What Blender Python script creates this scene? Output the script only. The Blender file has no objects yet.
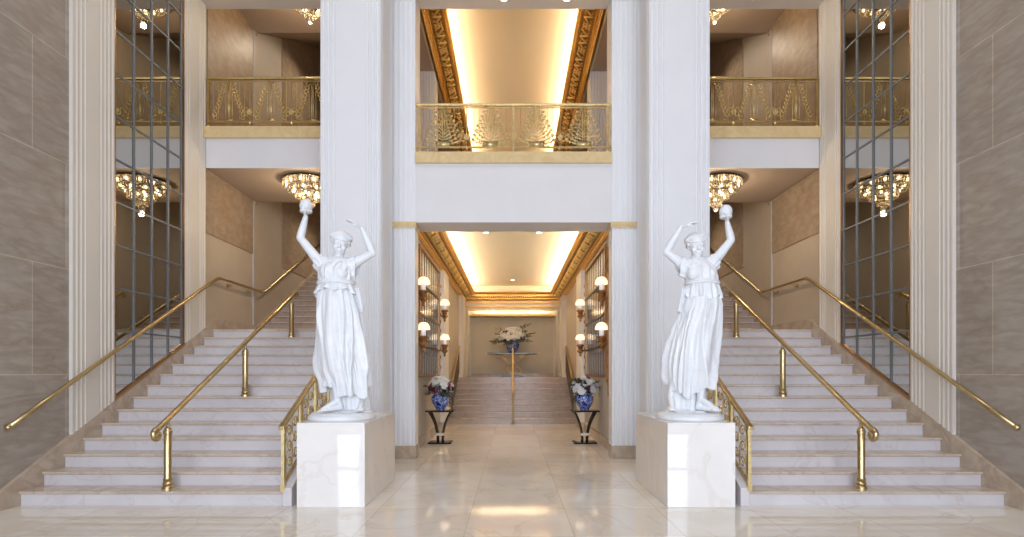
import bpy, bmesh, math, random
from mathutils import Vector, Matrix, Euler
random.seed(7)
PI = math.pi
SC = bpy.context.scene
COL = SC.collection

# ------------------------------------------------------------------ camera
EYE = 1.48
cam_d = bpy.data.cameras.new('camera')
cam_d.sensor_width = 36.0
cam_d.lens = 550.0 / 1024 * 36
cam_d.shift_y = 103.5 / 1024
cam_d.shift_x = -0.0005
cam_d.clip_end = 200
cam = bpy.data.objects.new('camera', cam_d)
COL.objects.link(cam)
cam.location = (0, 0, EYE)
cam.rotation_euler = (PI / 2, 0, 0)
SC.camera = cam

# ------------------------------------------------------------------ world, exposure
w = bpy.data.worlds.new('world')
SC.world = w
w.use_nodes = True
w.node_tree.nodes['Background'].inputs[0].default_value = (0.80, 0.88, 1.0, 1)
w.node_tree.nodes['Background'].inputs[1].default_value = 1.0
SC.view_settings.view_transform = 'Standard'
SC.view_settings.look = 'None'
SC.view_settings.gamma = 1.0
SC.view_settings.use_curve_mapping = False
SC.view_settings.exposure = 0.0

# ------------------------------------------------------------------ lights
def area(name, loc, rot, sx, sy, power, col):
    l = bpy.data.lights.new(name, 'AREA')
    l.shape = 'RECTANGLE'; l.size = sx; l.size_y = sy
    l.energy = power; l.color = col
    o = bpy.data.objects.new(name, l); COL.objects.link(o)
    o.location = loc; o.rotation_euler = rot
    return o
def point(name, loc, power, col, r=0.08):
    l = bpy.data.lights.new(name, 'POINT')
    l.energy = power; l.color = col; l.shadow_soft_size = r
    o = bpy.data.objects.new(name, l); COL.objects.link(o)
    o.location = loc
    return o
def spot(name, loc, power, col, ang=70, blend=0.8, tilt=(0, 0, 0)):
    l = bpy.data.lights.new(name, 'SPOT')
    l.energy = power; l.color = col; l.spot_size = math.radians(ang); l.spot_blend = blend
    l.shadow_soft_size = 0.05
    o = bpy.data.objects.new(name, l); COL.objects.link(o)
    o.location = loc; o.rotation_euler = tilt
    return o
DAY = (0.71, 0.81, 1.0)
WARM = (1.0, 0.80, 0.55)
WARM2 = (1.0, 0.87, 0.68)
# daylight in the three tall entrance windows behind the camera
for i, x in enumerate((-3.5, 0.0, 3.5)):
    area('daylight', (x, -3.75, 2.75), (PI / 2, 0, 0), 3.0, 5.0, 430, DAY)
# cove lights of the two tray ceilings
for zc, p in ((4.35, 190), (8.96, 190)):
    for s in (-1, 1):
        area('cove_light', (s * 1.66, 15.1, zc), (PI, s * math.radians(-18), 0), 0.08, 9.6, p, WARM2)
    area('cove_light', (0, 19.9, zc), (PI, 0, 0), 2.6, 0.08, p * 0.25, WARM2)
area('cove_light', (0, 21.2, 3.72), (PI, 0, 0), 2.8, 0.06, 32, WARM2)
# fill light added under the hall ceiling to brighten the floor
area('laylight', (0, 3.6, 11.5), (0, 0, 0), 7.0, 4.0, 250, (0.92, 0.95, 1.0))
# chandeliers
for s in (-1, 1):
    point('chandelier_light', (s * 3.88, 10.5, 4.50), 48, WARM, 0.045)
    point('chandelier_light', (s * 3.88, 10.55, 8.12), 45, WARM, 0.045)
# recessed downlights; the wide pairs over the stair flights are added fill
for x, y, z, p in ((-0.9, 9.65, 7.98, 60), (0.9, 9.65, 7.98, 60), (-4.0, 9.65, 7.98, 50), (4.0, 9.65, 7.98, 50),
                   (-0.55, 12.4, 4.6, 45), (0.55, 12.4, 4.6, 45), (-0.7, 20.2, 3.95, 18), (0.7, 20.2, 3.95, 18),
                   (4.3, 13.8, 9.7, 120), (-4.3, 13.8, 9.7, 120), (4.3, 14.5, 5.85, 90), (-4.3, 14.5, 5.85, 90), (0, 18.8, 4.55, 20)):
    spot('downlight_beam', (x, y, z - 0.03), p, WARM2, 155 if y in (13.8, 14.5) else 80)

# ------------------------------------------------------------------ materials
def nmat(name):
    m = bpy.data.materials.new(name); m.use_nodes = True
    nt = m.node_tree
    return m, nt, nt.nodes['Principled BSDF']
def link(nt, a, b): nt.links.new(a, b)
def c4(c): return (c[0], c[1], c[2], 1)
def pmat(name, col, rough=0.5, metal=0.0, var=0.06, scale=6.0, bump=0.0, **kw):
    """plain colour with a little noise variation and optional bump"""
    m, nt, b = nmat(name)
    tc = nt.nodes.new('ShaderNodeTexCoord')
    n = nt.nodes.new('ShaderNodeTexNoise'); n.inputs['Scale'].default_value = scale; n.inputs['Detail'].default_value = 4
    link(nt, tc.outputs['Object'], n.inputs['Vector'])
    r = nt.nodes.new('ShaderNodeValToRGB')
    r.color_ramp.elements[0].position = 0.3; r.color_ramp.elements[1].position = 0.7
    r.color_ramp.elements[0].color = c4([max(0, v * (1 - var)) for v in col])
    r.color_ramp.elements[1].color = c4([min(1, v * (1 + var)) for v in col])
    link(nt, n.outputs['Fac'], r.inputs['Fac']); link(nt, r.outputs['Color'], b.inputs['Base Color'])
    b.inputs['Roughness'].default_value = rough; b.inputs['Metallic'].default_value = metal
    if bump:
        bp = nt.nodes.new('ShaderNodeBump'); bp.inputs['Strength'].default_value = bump; bp.inputs['Distance'].default_value = 0.01
        link(nt, n.outputs['Fac'], bp.inputs['Height']); link(nt, bp.outputs['Normal'], b.inputs['Normal'])
    for k, v in kw.items(): b.inputs[k.replace('_', ' ')].default_value = v
    return m
def emat(name, col, strength):
    m, nt, b = nmat(name)
    b.inputs['Base Color'].default_value = c4(col)
    b.inputs['Emission Color'].default_value = c4(col); b.inputs['Emission Strength'].default_value = strength
    return m
def marble(name, base, vein, rough, scale=1.2, veinw=0.06, tile=None, off=(0, 0, 0), mortar=(0.5, 0.45, 0.38), cloud=None,
           rot=(0, 0, 0), tsize=(1, 1), toff=0.0, msize=0.004, stretch=(1, 1, 1), spec=0.5, dist=1.2):
    m, nt, b = nmat(name)
    tc = nt.nodes.new('ShaderNodeTexCoord')
    mp = nt.nodes.new('ShaderNodeMapping'); mp.inputs['Scale'].default_value = stretch
    link(nt, tc.outputs['Object'], mp.inputs['Vector'])
    n1 = nt.nodes.new('ShaderNodeTexNoise'); n1.inputs['Scale'].default_value = scale; n1.inputs['Detail'].default_value = 8
    n1.inputs['Distortion'].default_value = dist
    link(nt, mp.outputs['Vector'], n1.inputs['Vector'])
    r = nt.nodes.new('ShaderNodeValToRGB'); e = r.color_ramp.elements
    e[0].position = 0.5 - veinw; e[0].color = (0, 0, 0, 1)
    e[1].position = 0.5; e[1].color = (1, 1, 1, 1)
    e2 = e.new(0.5 + veinw); e2.color = (0, 0, 0, 1)
    link(nt, n1.outputs['Fac'], r.inputs['Fac'])
    n2 = nt.nodes.new('ShaderNodeTexNoise'); n2.inputs['Scale'].default_value = scale * 2.3; n2.inputs['Detail'].default_value = 6
    link(nt, mp.outputs['Vector'], n2.inputs['Vector'])
    r2 = nt.nodes.new('ShaderNodeValToRGB')
    cl = cloud or [v * 0.9 for v in base]
    r2.color_ramp.elements[0].position = 0.35; r2.color_ramp.elements[0].color = c4(cl)
    r2.color_ramp.elements[1].position = 0.65; r2.color_ramp.elements[1].color = c4(base)
    link(nt, n2.outputs['Fac'], r2.inputs['Fac'])
    n3 = nt.nodes.new('ShaderNodeTexNoise'); n3.inputs['Scale'].default_value = scale * 0.8
    link(nt, mp.outputs['Vector'], n3.inputs['Vector'])
    mu = nt.nodes.new('ShaderNodeMath'); mu.operation = 'MULTIPLY'
    link(nt, r.outputs['Color'], mu.inputs[0]); link(nt, n3.outputs['Fac'], mu.inputs[1])
    mx = nt.nodes.new('ShaderNodeMixRGB'); link(nt, mu.outputs[0], mx.inputs['Fac'])
    link(nt, r2.outputs['Color'], mx.inputs['Color1']); mx.inputs['Color2'].default_value = c4(vein)
    out = mx.outputs['Color']
    if tile:
        mp2 = nt.nodes.new('ShaderNodeMapping'); mp2.inputs['Location'].default_value = off; mp2.inputs['Rotation'].default_value = rot
        if tile == 'wall':       # use (y, z) of a wall that faces x
            sx = nt.nodes.new('ShaderNodeSeparateXYZ'); cx = nt.nodes.new('ShaderNodeCombineXYZ')
            link(nt, tc.outputs['Object'], sx.inputs[0]); link(nt, sx.outputs['Y'], cx.inputs['X']); link(nt, sx.outputs['Z'], cx.inputs['Y'])
            link(nt, cx.outputs[0], mp2.inputs['Vector'])
        else:
            link(nt, tc.outputs['Object'], mp2.inputs['Vector'])
        br = nt.nodes.new('ShaderNodeTexBrick'); br.offset = toff; br.squash = 1
        br.inputs['Scale'].default_value = 1; br.inputs['Mortar Size'].default_value = msize; br.inputs['Mortar Smooth'].default_value = 0.2
        br.inputs['Brick Width'].default_value = tsize[0]; br.inputs['Row Height'].default_value = tsize[1]
        br.inputs['Color1'].default_value = (1, 1, 1, 1); br.inputs['Color2'].default_value = (0.86, 0.84, 0.82, 1)
        br.inputs['Mortar'].default_value = c4(mortar)
        link(nt, mp2.outputs['Vector'], br.inputs['Vector'])
        m2 = nt.nodes.new('ShaderNodeMixRGB'); m2.blend_type = 'MULTIPLY'; m2.inputs['Fac'].default_value = 1
        link(nt, out, m2.inputs['Color1']); link(nt, br.outputs['Color'], m2.inputs['Color2'])
        out = m2.outputs['Color']
    link(nt, out, b.inputs['Base Color'])
    b.inputs['Roughness'].default_value = rough
    b.inputs['Specular IOR Level'].default_value = spec
    return m

M = {}
M['white'] = pmat('white_paint', (0.78, 0.77, 0.77), 0.45, var=0.015, scale=2)
M['cream'] = pmat('cream_paint', (0.70, 0.64, 0.56), 0.5, var=0.02, scale=2)
M['fascia'] = pmat('fascia_paint', (0.74, 0.71, 0.70), 0.5, var=0.02, scale=2)
M['plaster'] = pmat('beige_plaster', (0.50, 0.41, 0.31), 0.55, var=0.04, scale=3)
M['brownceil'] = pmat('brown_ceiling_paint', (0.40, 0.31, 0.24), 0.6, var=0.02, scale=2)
M['trayceil'] = pmat('cream_tray_ceiling', (0.80, 0.73, 0.58), 0.6, var=0.01, scale=2)
M['travertine'] = marble('travertine_slabs', (0.43, 0.38, 0.325), (0.30, 0.235, 0.175), 0.38, 3.2, 0.10, tile='wall',
                         tsize=(0.95, 1.30), toff=0.5, off=(0.35, -0.15, 0), mortar=(1.35, 1.3, 1.25), msize=0.006,
                         cloud=(0.37, 0.32, 0.265), stretch=(1, 0.6, 2.2), dist=0.3)
M['stonepanel'] = marble('tan_stone_panel', (0.42, 0.31, 0.21), (0.28, 0.19, 0.12), 0.4, 2.0, 0.08, cloud=(0.33, 0.24, 0.16), stretch=(1, 1, 1.6))
M['floor'] = marble('polished_floor_marble', (0.87, 0.83, 0.76), (0.72, 0.62, 0.50), 0.05, 0.9, 0.02, tile='floor',
                    tsize=(1.0, 1.0), off=(0.44, 0.04, 0), mortar=(0.62, 0.55, 0.46), msize=0.003, cloud=(0.83, 0.76, 0.66))
M['riser'] = marble('riser_marble', (0.68, 0.63, 0.62), (0.58, 0.50, 0.46), 0.25, 1.4, 0.02, cloud=(0.63, 0.58, 0.57))
M['tread'] = marble('tread_marble', (0.60, 0.49, 0.38), (0.42, 0.30, 0.22), 0.16, 2.2, 0.06, cloud=(0.52, 0.42, 0.32))
M['riser2'] = marble('corridor_riser_marble', (0.46, 0.38, 0.33), (0.34, 0.26, 0.21), 0.2, 1.4, 0.04, cloud=(0.42, 0.34, 0.29))
M['skirt'] = marble('beige_skirting_marble', (0.54, 0.44, 0.33), (0.36, 0.26, 0.18), 0.25, 2.0, 0.07, cloud=(0.45, 0.35, 0.26))
M['plinth'] = marble('plinth_marble', (0.86, 0.82, 0.77), (0.74, 0.66, 0.58), 0.03, 1.0, 0.025, cloud=(0.82, 0.77, 0.71), spec=0.9)
M['statue'] = marble('white_statue_marble', (0.78, 0.78, 0.78), (0.70, 0.70, 0.71), 0.42, 3, 0.03, cloud=(0.75, 0.75, 0.75))
M['nosing'] = marble('yellow_stone_ledge', (0.74, 0.56, 0.30), (0.62, 0.44, 0.2), 0.3, 2.5, 0.05, cloud=(0.69, 0.50, 0.25))
M['brass'] = pmat('polished_brass', (0.56, 0.43, 0.22), 0.28, 1.0, var=0.08, scale=14)
M['bronze'] = pmat('gilded_bronze', (0.62, 0.47, 0.20), 0.32, 1.0, var=0.15, scale=20)
M['bronzelight'] = pmat('pale_gilded_bronze', (0.70, 0.56, 0.28), 0.32, 1.0, var=0.15, scale=20)
M['gold'] = pmat('gold_leaf', (0.88, 0.58, 0.20), 0.42, 1.0, var=0.15, scale=18, bump=0.2)
M['goldrelief'] = pmat('bright_gold_relief', (1.0, 0.74, 0.34), 0.38, 1.0, var=0.1, scale=30, bump=0.2)
M['golddark'] = pmat('aged_gold_ground', (0.46, 0.25, 0.08), 0.45, 0.9, var=0.25, scale=30, bump=0.5)
M['copper'] = pmat('copper_frame', (0.42, 0.24, 0.11), 0.35, 0.9)
M['gilt'] = pmat('aged_gilt_bracket', (0.36, 0.19, 0.08), 0.4, 0.85, var=0.3, scale=40, bump=0.6)
M['steel'] = pmat('blue_grey_steel', (0.17, 0.175, 0.18), 0.5, 0.2)
M['mirrortint'] = pmat('glass_with_painted_reflection', (0.60, 0.72, 0.86), 0.12, 0.85, var=0.02)  # corridor mirror colour with the bluish reflection painted in
M['mirror'] = pmat('mirror_glass', (0.50, 0.49, 0.46), 0.01, 1.0, var=0.01, scale=1)
M['black'] = pmat('black_lacquer', (0.012, 0.011, 0.011), 0.12)
M['darkwood'] = pmat('dark_brown_metal', (0.12, 0.07, 0.04), 0.35, 0.3)
M['pewter'] = pmat('ivory_gilt_metal', (0.70, 0.62, 0.47), 0.25, 0.7)
M['corridorwall'] = pmat('corridor_wall_paint', (0.47, 0.42, 0.37), 0.5, var=0.02, scale=2)
M['traytan'] = pmat('tan_tray_ceiling', (0.74, 0.62, 0.42), 0.6, var=0.01, scale=2)
M['satin'] = pmat('tan_satin_wall', (0.60, 0.53, 0.40), 0.5, var=0.04, scale=3)
M['shade'] = emat('lit_lamp_shade', (1.0, 0.80, 0.56), 1.05)
M['candle'] = pmat('white_candle_sleeve', (0.75, 0.76, 0.82), 0.4, Emission_Color=(0.9, 0.9, 1, 1), Emission_Strength=0.12)
M['bulb'] = emat('bulb', (1.0, 0.80, 0.50), 7)
M['lens'] = emat('downlight_lens', (1.0, 0.88, 0.68), 8)
M['chrome'] = pmat('dark_chrome', (0.25, 0.2, 0.14), 0.2, 1.0)
M['petalw'] = pmat('white_petals', (0.85, 0.84, 0.82), 0.6, var=0.05, scale=20)
M['petalp'] = pmat('burgundy_petals', (0.10, 0.012, 0.03), 0.6, var=0.3, scale=20)
M['petalk'] = pmat('magenta_petals', (0.35, 0.05, 0.16), 0.6, var=0.3, scale=20)
M['leaf'] = pmat('dark_leaves', (0.045, 0.075, 0.03), 0.5, var=0.3, scale=20)
M['berry'] = pmat('dried_foliage', (0.16, 0.11, 0.06), 0.6, var=0.3, scale=20)
M['mullion'] = pmat('window_frame_paint', (0.25, 0.22, 0.2), 0.5)

def crystal_mat():
    m, nt, b = nmat('crystal')
    b.inputs['Base Color'].default_value = (1.0, 0.93, 0.80, 1)
    b.inputs['Roughness'].default_value = 0.06
    b.inputs['Transmission Weight'].default_value = 0.88
    b.inputs['IOR'].default_value = 1.35
    return m
M['crystal'] = crystal_mat()
def porcelain():
    m, nt, b = nmat('blue_and_white_porcelain')
    tc = nt.nodes.new('ShaderNodeTexCoord')
    n = nt.nodes.new('ShaderNodeTexNoise'); n.inputs['Scale'].default_value = 22; n.inputs['Detail'].default_value = 3; n.inputs['Distortion'].default_value = 2.5
    link(nt, tc.outputs['Object'], n.inputs['Vector'])
    r = nt.nodes.new('ShaderNodeValToRGB'); e = r.color_ramp.elements
    n.inputs['Scale'].default_value = 15; n.inputs['Distortion'].default_value = 1.5
    e[0].position = 0.40; e[0].color = (0.01, 0.03, 0.25, 1)
    e[1].position = 0.72; e[1].color = (0.03, 0.08, 0.40, 1)
    for p, c in ((0.47, (0.02, 0.06, 0.36, 1)), (0.50, (0.60, 0.66, 0.80, 1)), (0.54, (0.62, 0.68, 0.82, 1)), (0.57, (0.03, 0.08, 0.42, 1))):
        x = e.new(p); x.color = c
    link(nt, n.outputs['Fac'], r.inputs['Fac']); link(nt, r.outputs['Color'], b.inputs['Base Color'])
    b.inputs['Roughness'].default_value = 0.12
    return m
M['porcelain'] = porcelain()

# ------------------------------------------------------------------ mesh helpers
def new(): return bmesh.new()
def box(bm, x0, x1, y0, y1, z0, z1):
    if x0 > x1: x0, x1 = x1, x0
    vs = [bm.verts.new(p) for p in ((x0, y0, z0), (x1, y0, z0), (x1, y1, z0), (x0, y1, z0), (x0, y0, z1), (x1, y0, z1), (x1, y1, z1), (x0, y1, z1))]
    for f in ((0, 3, 2, 1), (4, 5, 6, 7), (0, 1, 5, 4), (1, 2, 6, 5), (2, 3, 7, 6), (3, 0, 4, 7)):
        bm.faces.new([vs[i] for i in f])
def prism(bm, poly, axis, a, b):
    """extrude a 2-D polygon: axis 'z' poly=(x,y); 'x' poly=(y,z); 'y' poly=(x,z)"""
    def P(p, t):
        return (p[0], p[1], t) if axis == 'z' else (t, p[0], p[1]) if axis == 'x' else (p[0], t, p[1])
    A = [bm.verts.new(P(p, a)) for p in poly]; B = [bm.verts.new(P(p, b)) for p in poly]
    n = len(poly)
    try: bm.faces.new(A); bm.faces.new(B[::-1])
    except ValueError: pass
    for i in range(n):
        bm.faces.new((A[i], B[i], B[(i + 1) % n], A[(i + 1) % n]))
def tube(bm, pts, r, n=8, cap=True, rr=None):
    pts = [Vector(p) for p in pts]
    rings = []
    prev = None
    for i, p in enumerate(pts):
        if i == 0: t = pts[1] - p
        elif i == len(pts) - 1: t = p - pts[i - 1]
        else: t = (pts[i + 1] - p).normalized() + (p - pts[i - 1]).normalized()
        if t.length < 1e-9: t = Vector((0, 0, 1))
        t.normalize()
        if prev is None:
            u = t.cross(Vector((0, 0, 1)))
            if u.length < 0.05: u = t.cross(Vector((0, 1, 0)))
        else:
            u = prev - t * prev.dot(t)
        u.normalize(); prev = u
        v = t.cross(u)
        R = rr[i] if rr else r
        rings.append([bm.verts.new(p + (u * math.cos(2 * PI * k / n) + v * math.sin(2 * PI * k / n)) * R) for k in range(n)])
    for a, b in zip(rings, rings[1:]):
        for k in range(n):
            bm.faces.new((a[k], a[(k + 1) % n], b[(k + 1) % n], b[k]))
    if cap:
        bm.faces.new(rings[0][::-1]); bm.faces.new(rings[-1])
def lathe(bm, prof, c=(0, 0, 0), n=24, sx=1, sy=1):
    rings = []
    for r, z in prof:
        rings.append([bm.verts.new((c[0] + max(r, 1e-4) * sx * math.cos(2 * PI * k / n), c[1] + max(r, 1e-4) * sy * math.sin(2 * PI * k / n), c[2] + z)) for k in range(n)])
    for a, b in zip(rings, rings[1:]):
        for k in range(n):
            bm.faces.new((a[k], a[(k + 1) % n], b[(k + 1) % n], b[k]))
    bm.faces.new(rings[0][::-1]); bm.faces.new(rings[-1])
def ball(bm, c, r, seg=10, sc=(1, 1, 1), rot=None):
    mt = Matrix.Translation(c) @ (rot.to_matrix().to_4x4() if rot else Matrix.Identity(4)) @ Matrix.Diagonal((r * sc[0], r * sc[1], r * sc[2], 1))
    bmesh.ops.create_uvsphere(bm, u_segments=seg, v_segments=max(6, seg * 2 // 3), radius=1, matrix=mt)
def capsule(bm, p0, p1, r0, r1, n=14, flat=1.0):
    p0 = Vector(p0); p1 = Vector(p1)
    k = 6
    pts = []; rr = []
    d = (p1 - p0); L = d.length; d.normalize()
    for i in range(k):
        a = PI / 2 * i / k
        pts.append(p0 - d * r0 * math.cos(a)); rr.append(max(r0 * math.sin(a), 1e-4))
    for i in range(5):
        t = i / 4
        pts.append(p0 + d * L * t); rr.append(r0 + (r1 - r0) * t)
    for i in range(k - 1, -1, -1):
        a = PI / 2 * i / k
        pts.append(p1 + d * r1 * math.cos(a)); rr.append(max(r1 * math.sin(a), 1e-4))
    tube(bm, pts, 1, n, True, rr)
def obj(name, bm, mat, parent=None, smooth=False, bevel=0, kind=None, label=None, loc0=True):
    bmesh.ops.recalc_face_normals(bm, faces=bm.faces)
    me = bpy.data.meshes.new(name); bm.to_mesh(me); bm.free()
    me.materials.append(M[mat] if isinstance(mat, str) else mat)
    o = bpy.data.objects.new(name, me); COL.objects.link(o)
    if smooth:
        for p in me.polygons: p.use_smooth = True
        if smooth == 'auto':
            me.set_sharp_from_angle(angle=math.radians(35))
    if bevel:
        b = o.modifiers.new('bevel', 'BEVEL'); b.width = bevel; b.segments = 2; b.limit_method = 'ANGLE'
    if parent:
        o.parent = parent
        if loc0:                                    # built in world coordinates
            q = parent; off = Vector((0, 0, 0))
            while q: off += Vector(q.location); q = q.parent
            o.location = -off
    if kind: o['kind'] = kind
    if label: o['label'] = label
    return o
def tag(o, label, cat, group=None, kind=None):
    o['label'] = label; o['category'] = cat
    if group: o['group'] = group
    if kind: o['kind'] = kind
    return o
def thing(name, label, cat, loc=(0, 0, 0), group=None, rz=0):
    o = bpy.data.objects.new(name, None); COL.objects.link(o)
    o.location = loc; o.rotation_euler = (0, 0, rz); o.empty_display_size = 0.1
    return tag(o, label, cat, group)
def struct(name, bm, mat, **k):
    return obj(name, bm, mat, kind='structure', **k)
def dup(root, loc, rz=0, label=None, group=None):
    r = root.copy(); COL.objects.link(r); r.location = loc; r.rotation_euler = (0, 0, rz)
    if label: r['label'] = label
    if group: r['group'] = group
    for ch in list(root.children):
        c = ch.copy(); COL.objects.link(c); c.parent = r
        for g in list(ch.children):
            d = g.copy(); COL.objects.link(d); d.parent = c
    return r
def lerp(a, b, t): return a + (b - a) * t

# ------------------------------------------------------------------ dimensions
WX = 5.50            # side walls
D1 = 6.10            # foot of the side stairs
T = 0.302; RISE = 0.161
NST = 14
LZ = NST * RISE      # landing height
LY0 = D1 + (NST - 1) * T
LY1 = 11.80
BY = 9.80            # side balcony face
SIDEN = {-1: 'left', 1: 'right'}
INX = {-1: -2.53, 1: 2.61}      # inner ends of the side stairs
def nose(y): return RISE + (y - D1) / T * RISE    # nosing line

# ------------------------------------------------------------------ floor, hall shell
bm = new(); box(bm, -6, 6, -4.4, 22.2, -0.2, 0); struct('floor', bm, 'floor')
bm = new(); box(bm, -6, 6, -4.4, 9.9, 11.6, 11.9); struct('ceiling', bm, 'cream')
bm = new()
for a in ((-3.7, -3.5, 1.4, 5.8), (3.5, 3.7, 1.4, 5.8), (-3.5, 3.5, 1.4, 1.6), (-3.5, 3.5, 5.6, 5.8), (-1.2, -1.1, 1.6, 5.6), (1.1, 1.2, 1.6, 5.6)): box(bm, *a, 11.4, 11.6)
struct('trim_laylight', bm, 'gold')  # frame made up to go around the added overhead fill
# entrance wall behind the camera with three tall windows
bm = new()
box(bm, -5.5, 5.5, -3.7, -3.4, 5.3, 11.6); box(bm, -5.5, 5.5, -3.7, -3.4, 0, 0.2)
for a, b in ((-5.5, -5.05), (-1.95, -1.55), (1.55, 1.95), (5.05, 5.5)): box(bm, a, b, -3.7, -3.4, 0.2, 5.3)
struct('wall_entrance', bm, 'cream')
for i, x in enumerate((-3.5, 0.0, 3.5)):
    bm = new()
    for q in (-1.52, -0.76, 0, 0.76, 1.52): box(bm, x + q - 0.05, x + q + 0.05, -3.62, -3.5, 0.2, 5.3)
    for z in (0.2, 1.2, 2.5, 3.8, 5.2): box(bm, x - 1.55, x + 1.55, -3.60, -3.52, z, z + 0.1)
    struct('window_%d' % (i + 1), bm, 'mullion')

for s in (-1, 1):
    nm = SIDEN[s]
    # main side wall in travertine
    bm = new(); box(bm, s * WX, s * (WX + 0.3), -4.4, 9.82, 0, 11.6)
    struct('wall_' + nm, bm, 'travertine')
    # wall along landing and second flight
    bm = new(); box(bm, s * WX, s * (WX + 0.3), 9.82, 19.0, 0, 13)
    struct('wall_stair_' + nm, bm, 'plaster')
    # stone facing panels and the plaster strip with its bead
    bm = new()
    box(bm, s * (WX - 0.02), s * WX, 9.83, 11.62, 3.98, 5.10)
    box(bm, s * (WX - 0.02), s * WX, 13.1, 18.6, 3.98, 7.0)
    box(bm, s * (WX - 0.02), s * WX, 9.9, 11.62, 5.9, 8.72)
    box(bm, s * (WX - 0.02), s * WX, 13.1, 18.6, 7.2, 12.3)
    struct('wall_panel_' + nm, bm, 'stonepanel')
    bm = new()
    box(bm, s * (WX - 0.035), s * WX, 11.62, 11.70, 2.3, 5.1); box(bm, s * (WX - 0.035), s * WX, 11.62, 11.70, 5.9, 8.72)
    struct('trim_%d' % (1 if s < 0 else 2), bm, 'corridorwall')
    bm = new()
    box(bm, s * (WX - 0.03), s * WX, 9.83, 11.8, 5.06, 5.11)
    box(bm, s * (WX - 0.03), s * WX, 9.9, 11.8, 8.69, 8.74)
    struct('trim_%d' % (3 if s < 0 else 4), bm, 'stonepanel')
    # sloping skirting beside the stairs
    bm = new()
    h = 0.15
    ys = LY0
    zt = lambda y: nose(y) + h
    poly = [(-4.1, 0), (-4.1, 0.12), (5.72, 0.12), (ys + .1, zt(ys + .1)), (LY1, zt(ys + .1)), (19.0, zt(ys + .1) + (19 - LY1) * RISE / T), (19.0, 0)]
    prism(bm, poly, 'x', s * (WX - 0.05), s * (WX + 0.01))
    struct('baseboard_' + nm, bm, 'skirt')
    # end wall of the stair bay
    bm = new(); box(bm, s * 2.6, s * WX, 18.9, 19.1, 0, 13); struct('wall_back_' + nm, bm, 'plaster')
    # side balcony slab
    ix = s * 2.6
    bm = new(); box(bm, ix, s * (WX - 0.001), BY, 11.77, 5.12, 5.63); struct('ceiling_landing_' + nm, bm, 'brownceil')
    bm = new(); box(bm, ix, s * (WX - 0.05), BY - 0.02, BY + 0.001, 5.11, 5.63); struct('trim_fascia_' + nm, bm, 'fascia')
    bm = new(); box(bm, ix, s * (WX + 0.0), BY - 0.07, BY + 0.3, 5.63, 5.835)
    struct('trim_ledge_' + nm, bm, 'nosing', bevel=0.008)
    # sloping ceilings over the second flight
    bm = new(); prism(bm, [(11.77, 5.12), (11.77, 5.3), (19, 7.47), (19, 7.29)], 'x', ix, s * WX); struct('ceiling_flight_' + nm, bm, 'brownceil')
    bm = new(); prism(bm, [(9.82, 8.74), (11.77, 8.74), (19, 12.5), (19, 12.8), (9.82, 12.8)], 'x', ix, s * WX); struct('ceiling_upper_' + nm, bm, 'brownceil')
    # wall between stairs and corridor
    a, b = (s * 1.83, s * 2.62)
    bm = new(); box(bm, a, b, 9.73, 20.4, 0, 5.12); struct('wall_corridor_' + nm, bm, 'corridorwall')
    bm = new(); box(bm, s * 2.45, s * 2.62, 10.06, 20.4, 5.12, 12.8); struct('wall_upper_' + nm, bm, 'plaster')
    # piers at the corridor mouth: lower and upper shaft
# header above all bays
bm = new(); box(bm, -WX, WX, 9.20, 9.88, 8.0, 11.6); struct('wall_header', bm, 'cream')

# ------------------------------------------------------------------ fluted shafts
def grooved(L, gs, wdt, dep):
    """face running 0..L with round grooves centred at gs -> list of (u, inward depth)"""
    out = [(0, 0)]
    for g in gs:
        for k in range(7):
            a = PI * k / 6
            out.append((g - wdt / 2 * math.cos(a), dep * math.sin(a)))
    out.append((L, 0))
    return out
def shaft(name, x0, x1, y0, y1, z0, z1, gs_front, mat, parent, gs_side=(), wd=0.04, dp=0.018, inner=1):
    """rectangular shaft, grooved on the face towards the hall (-y) and on one side"""
    bm = new()
    W = x1 - x0
    poly = [(x0 + u, y0 + d) for u, d in grooved(W, [g for g in gs_front], wd, dp)]
    Lq = y1 - y0
    poly += [(x1 - d, y0 + u) for u, d in grooved(Lq, gs_side, wd, dp)][1:]
    poly += [(x0 + d, y1 - u) for u, d in grooved(Lq, [Lq - g for g in gs_side][::-1], wd, dp)][:-1]
    prism(bm, poly, 'z', z0, z1)
    return obj(name, bm, mat, parent, smooth='auto')

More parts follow.
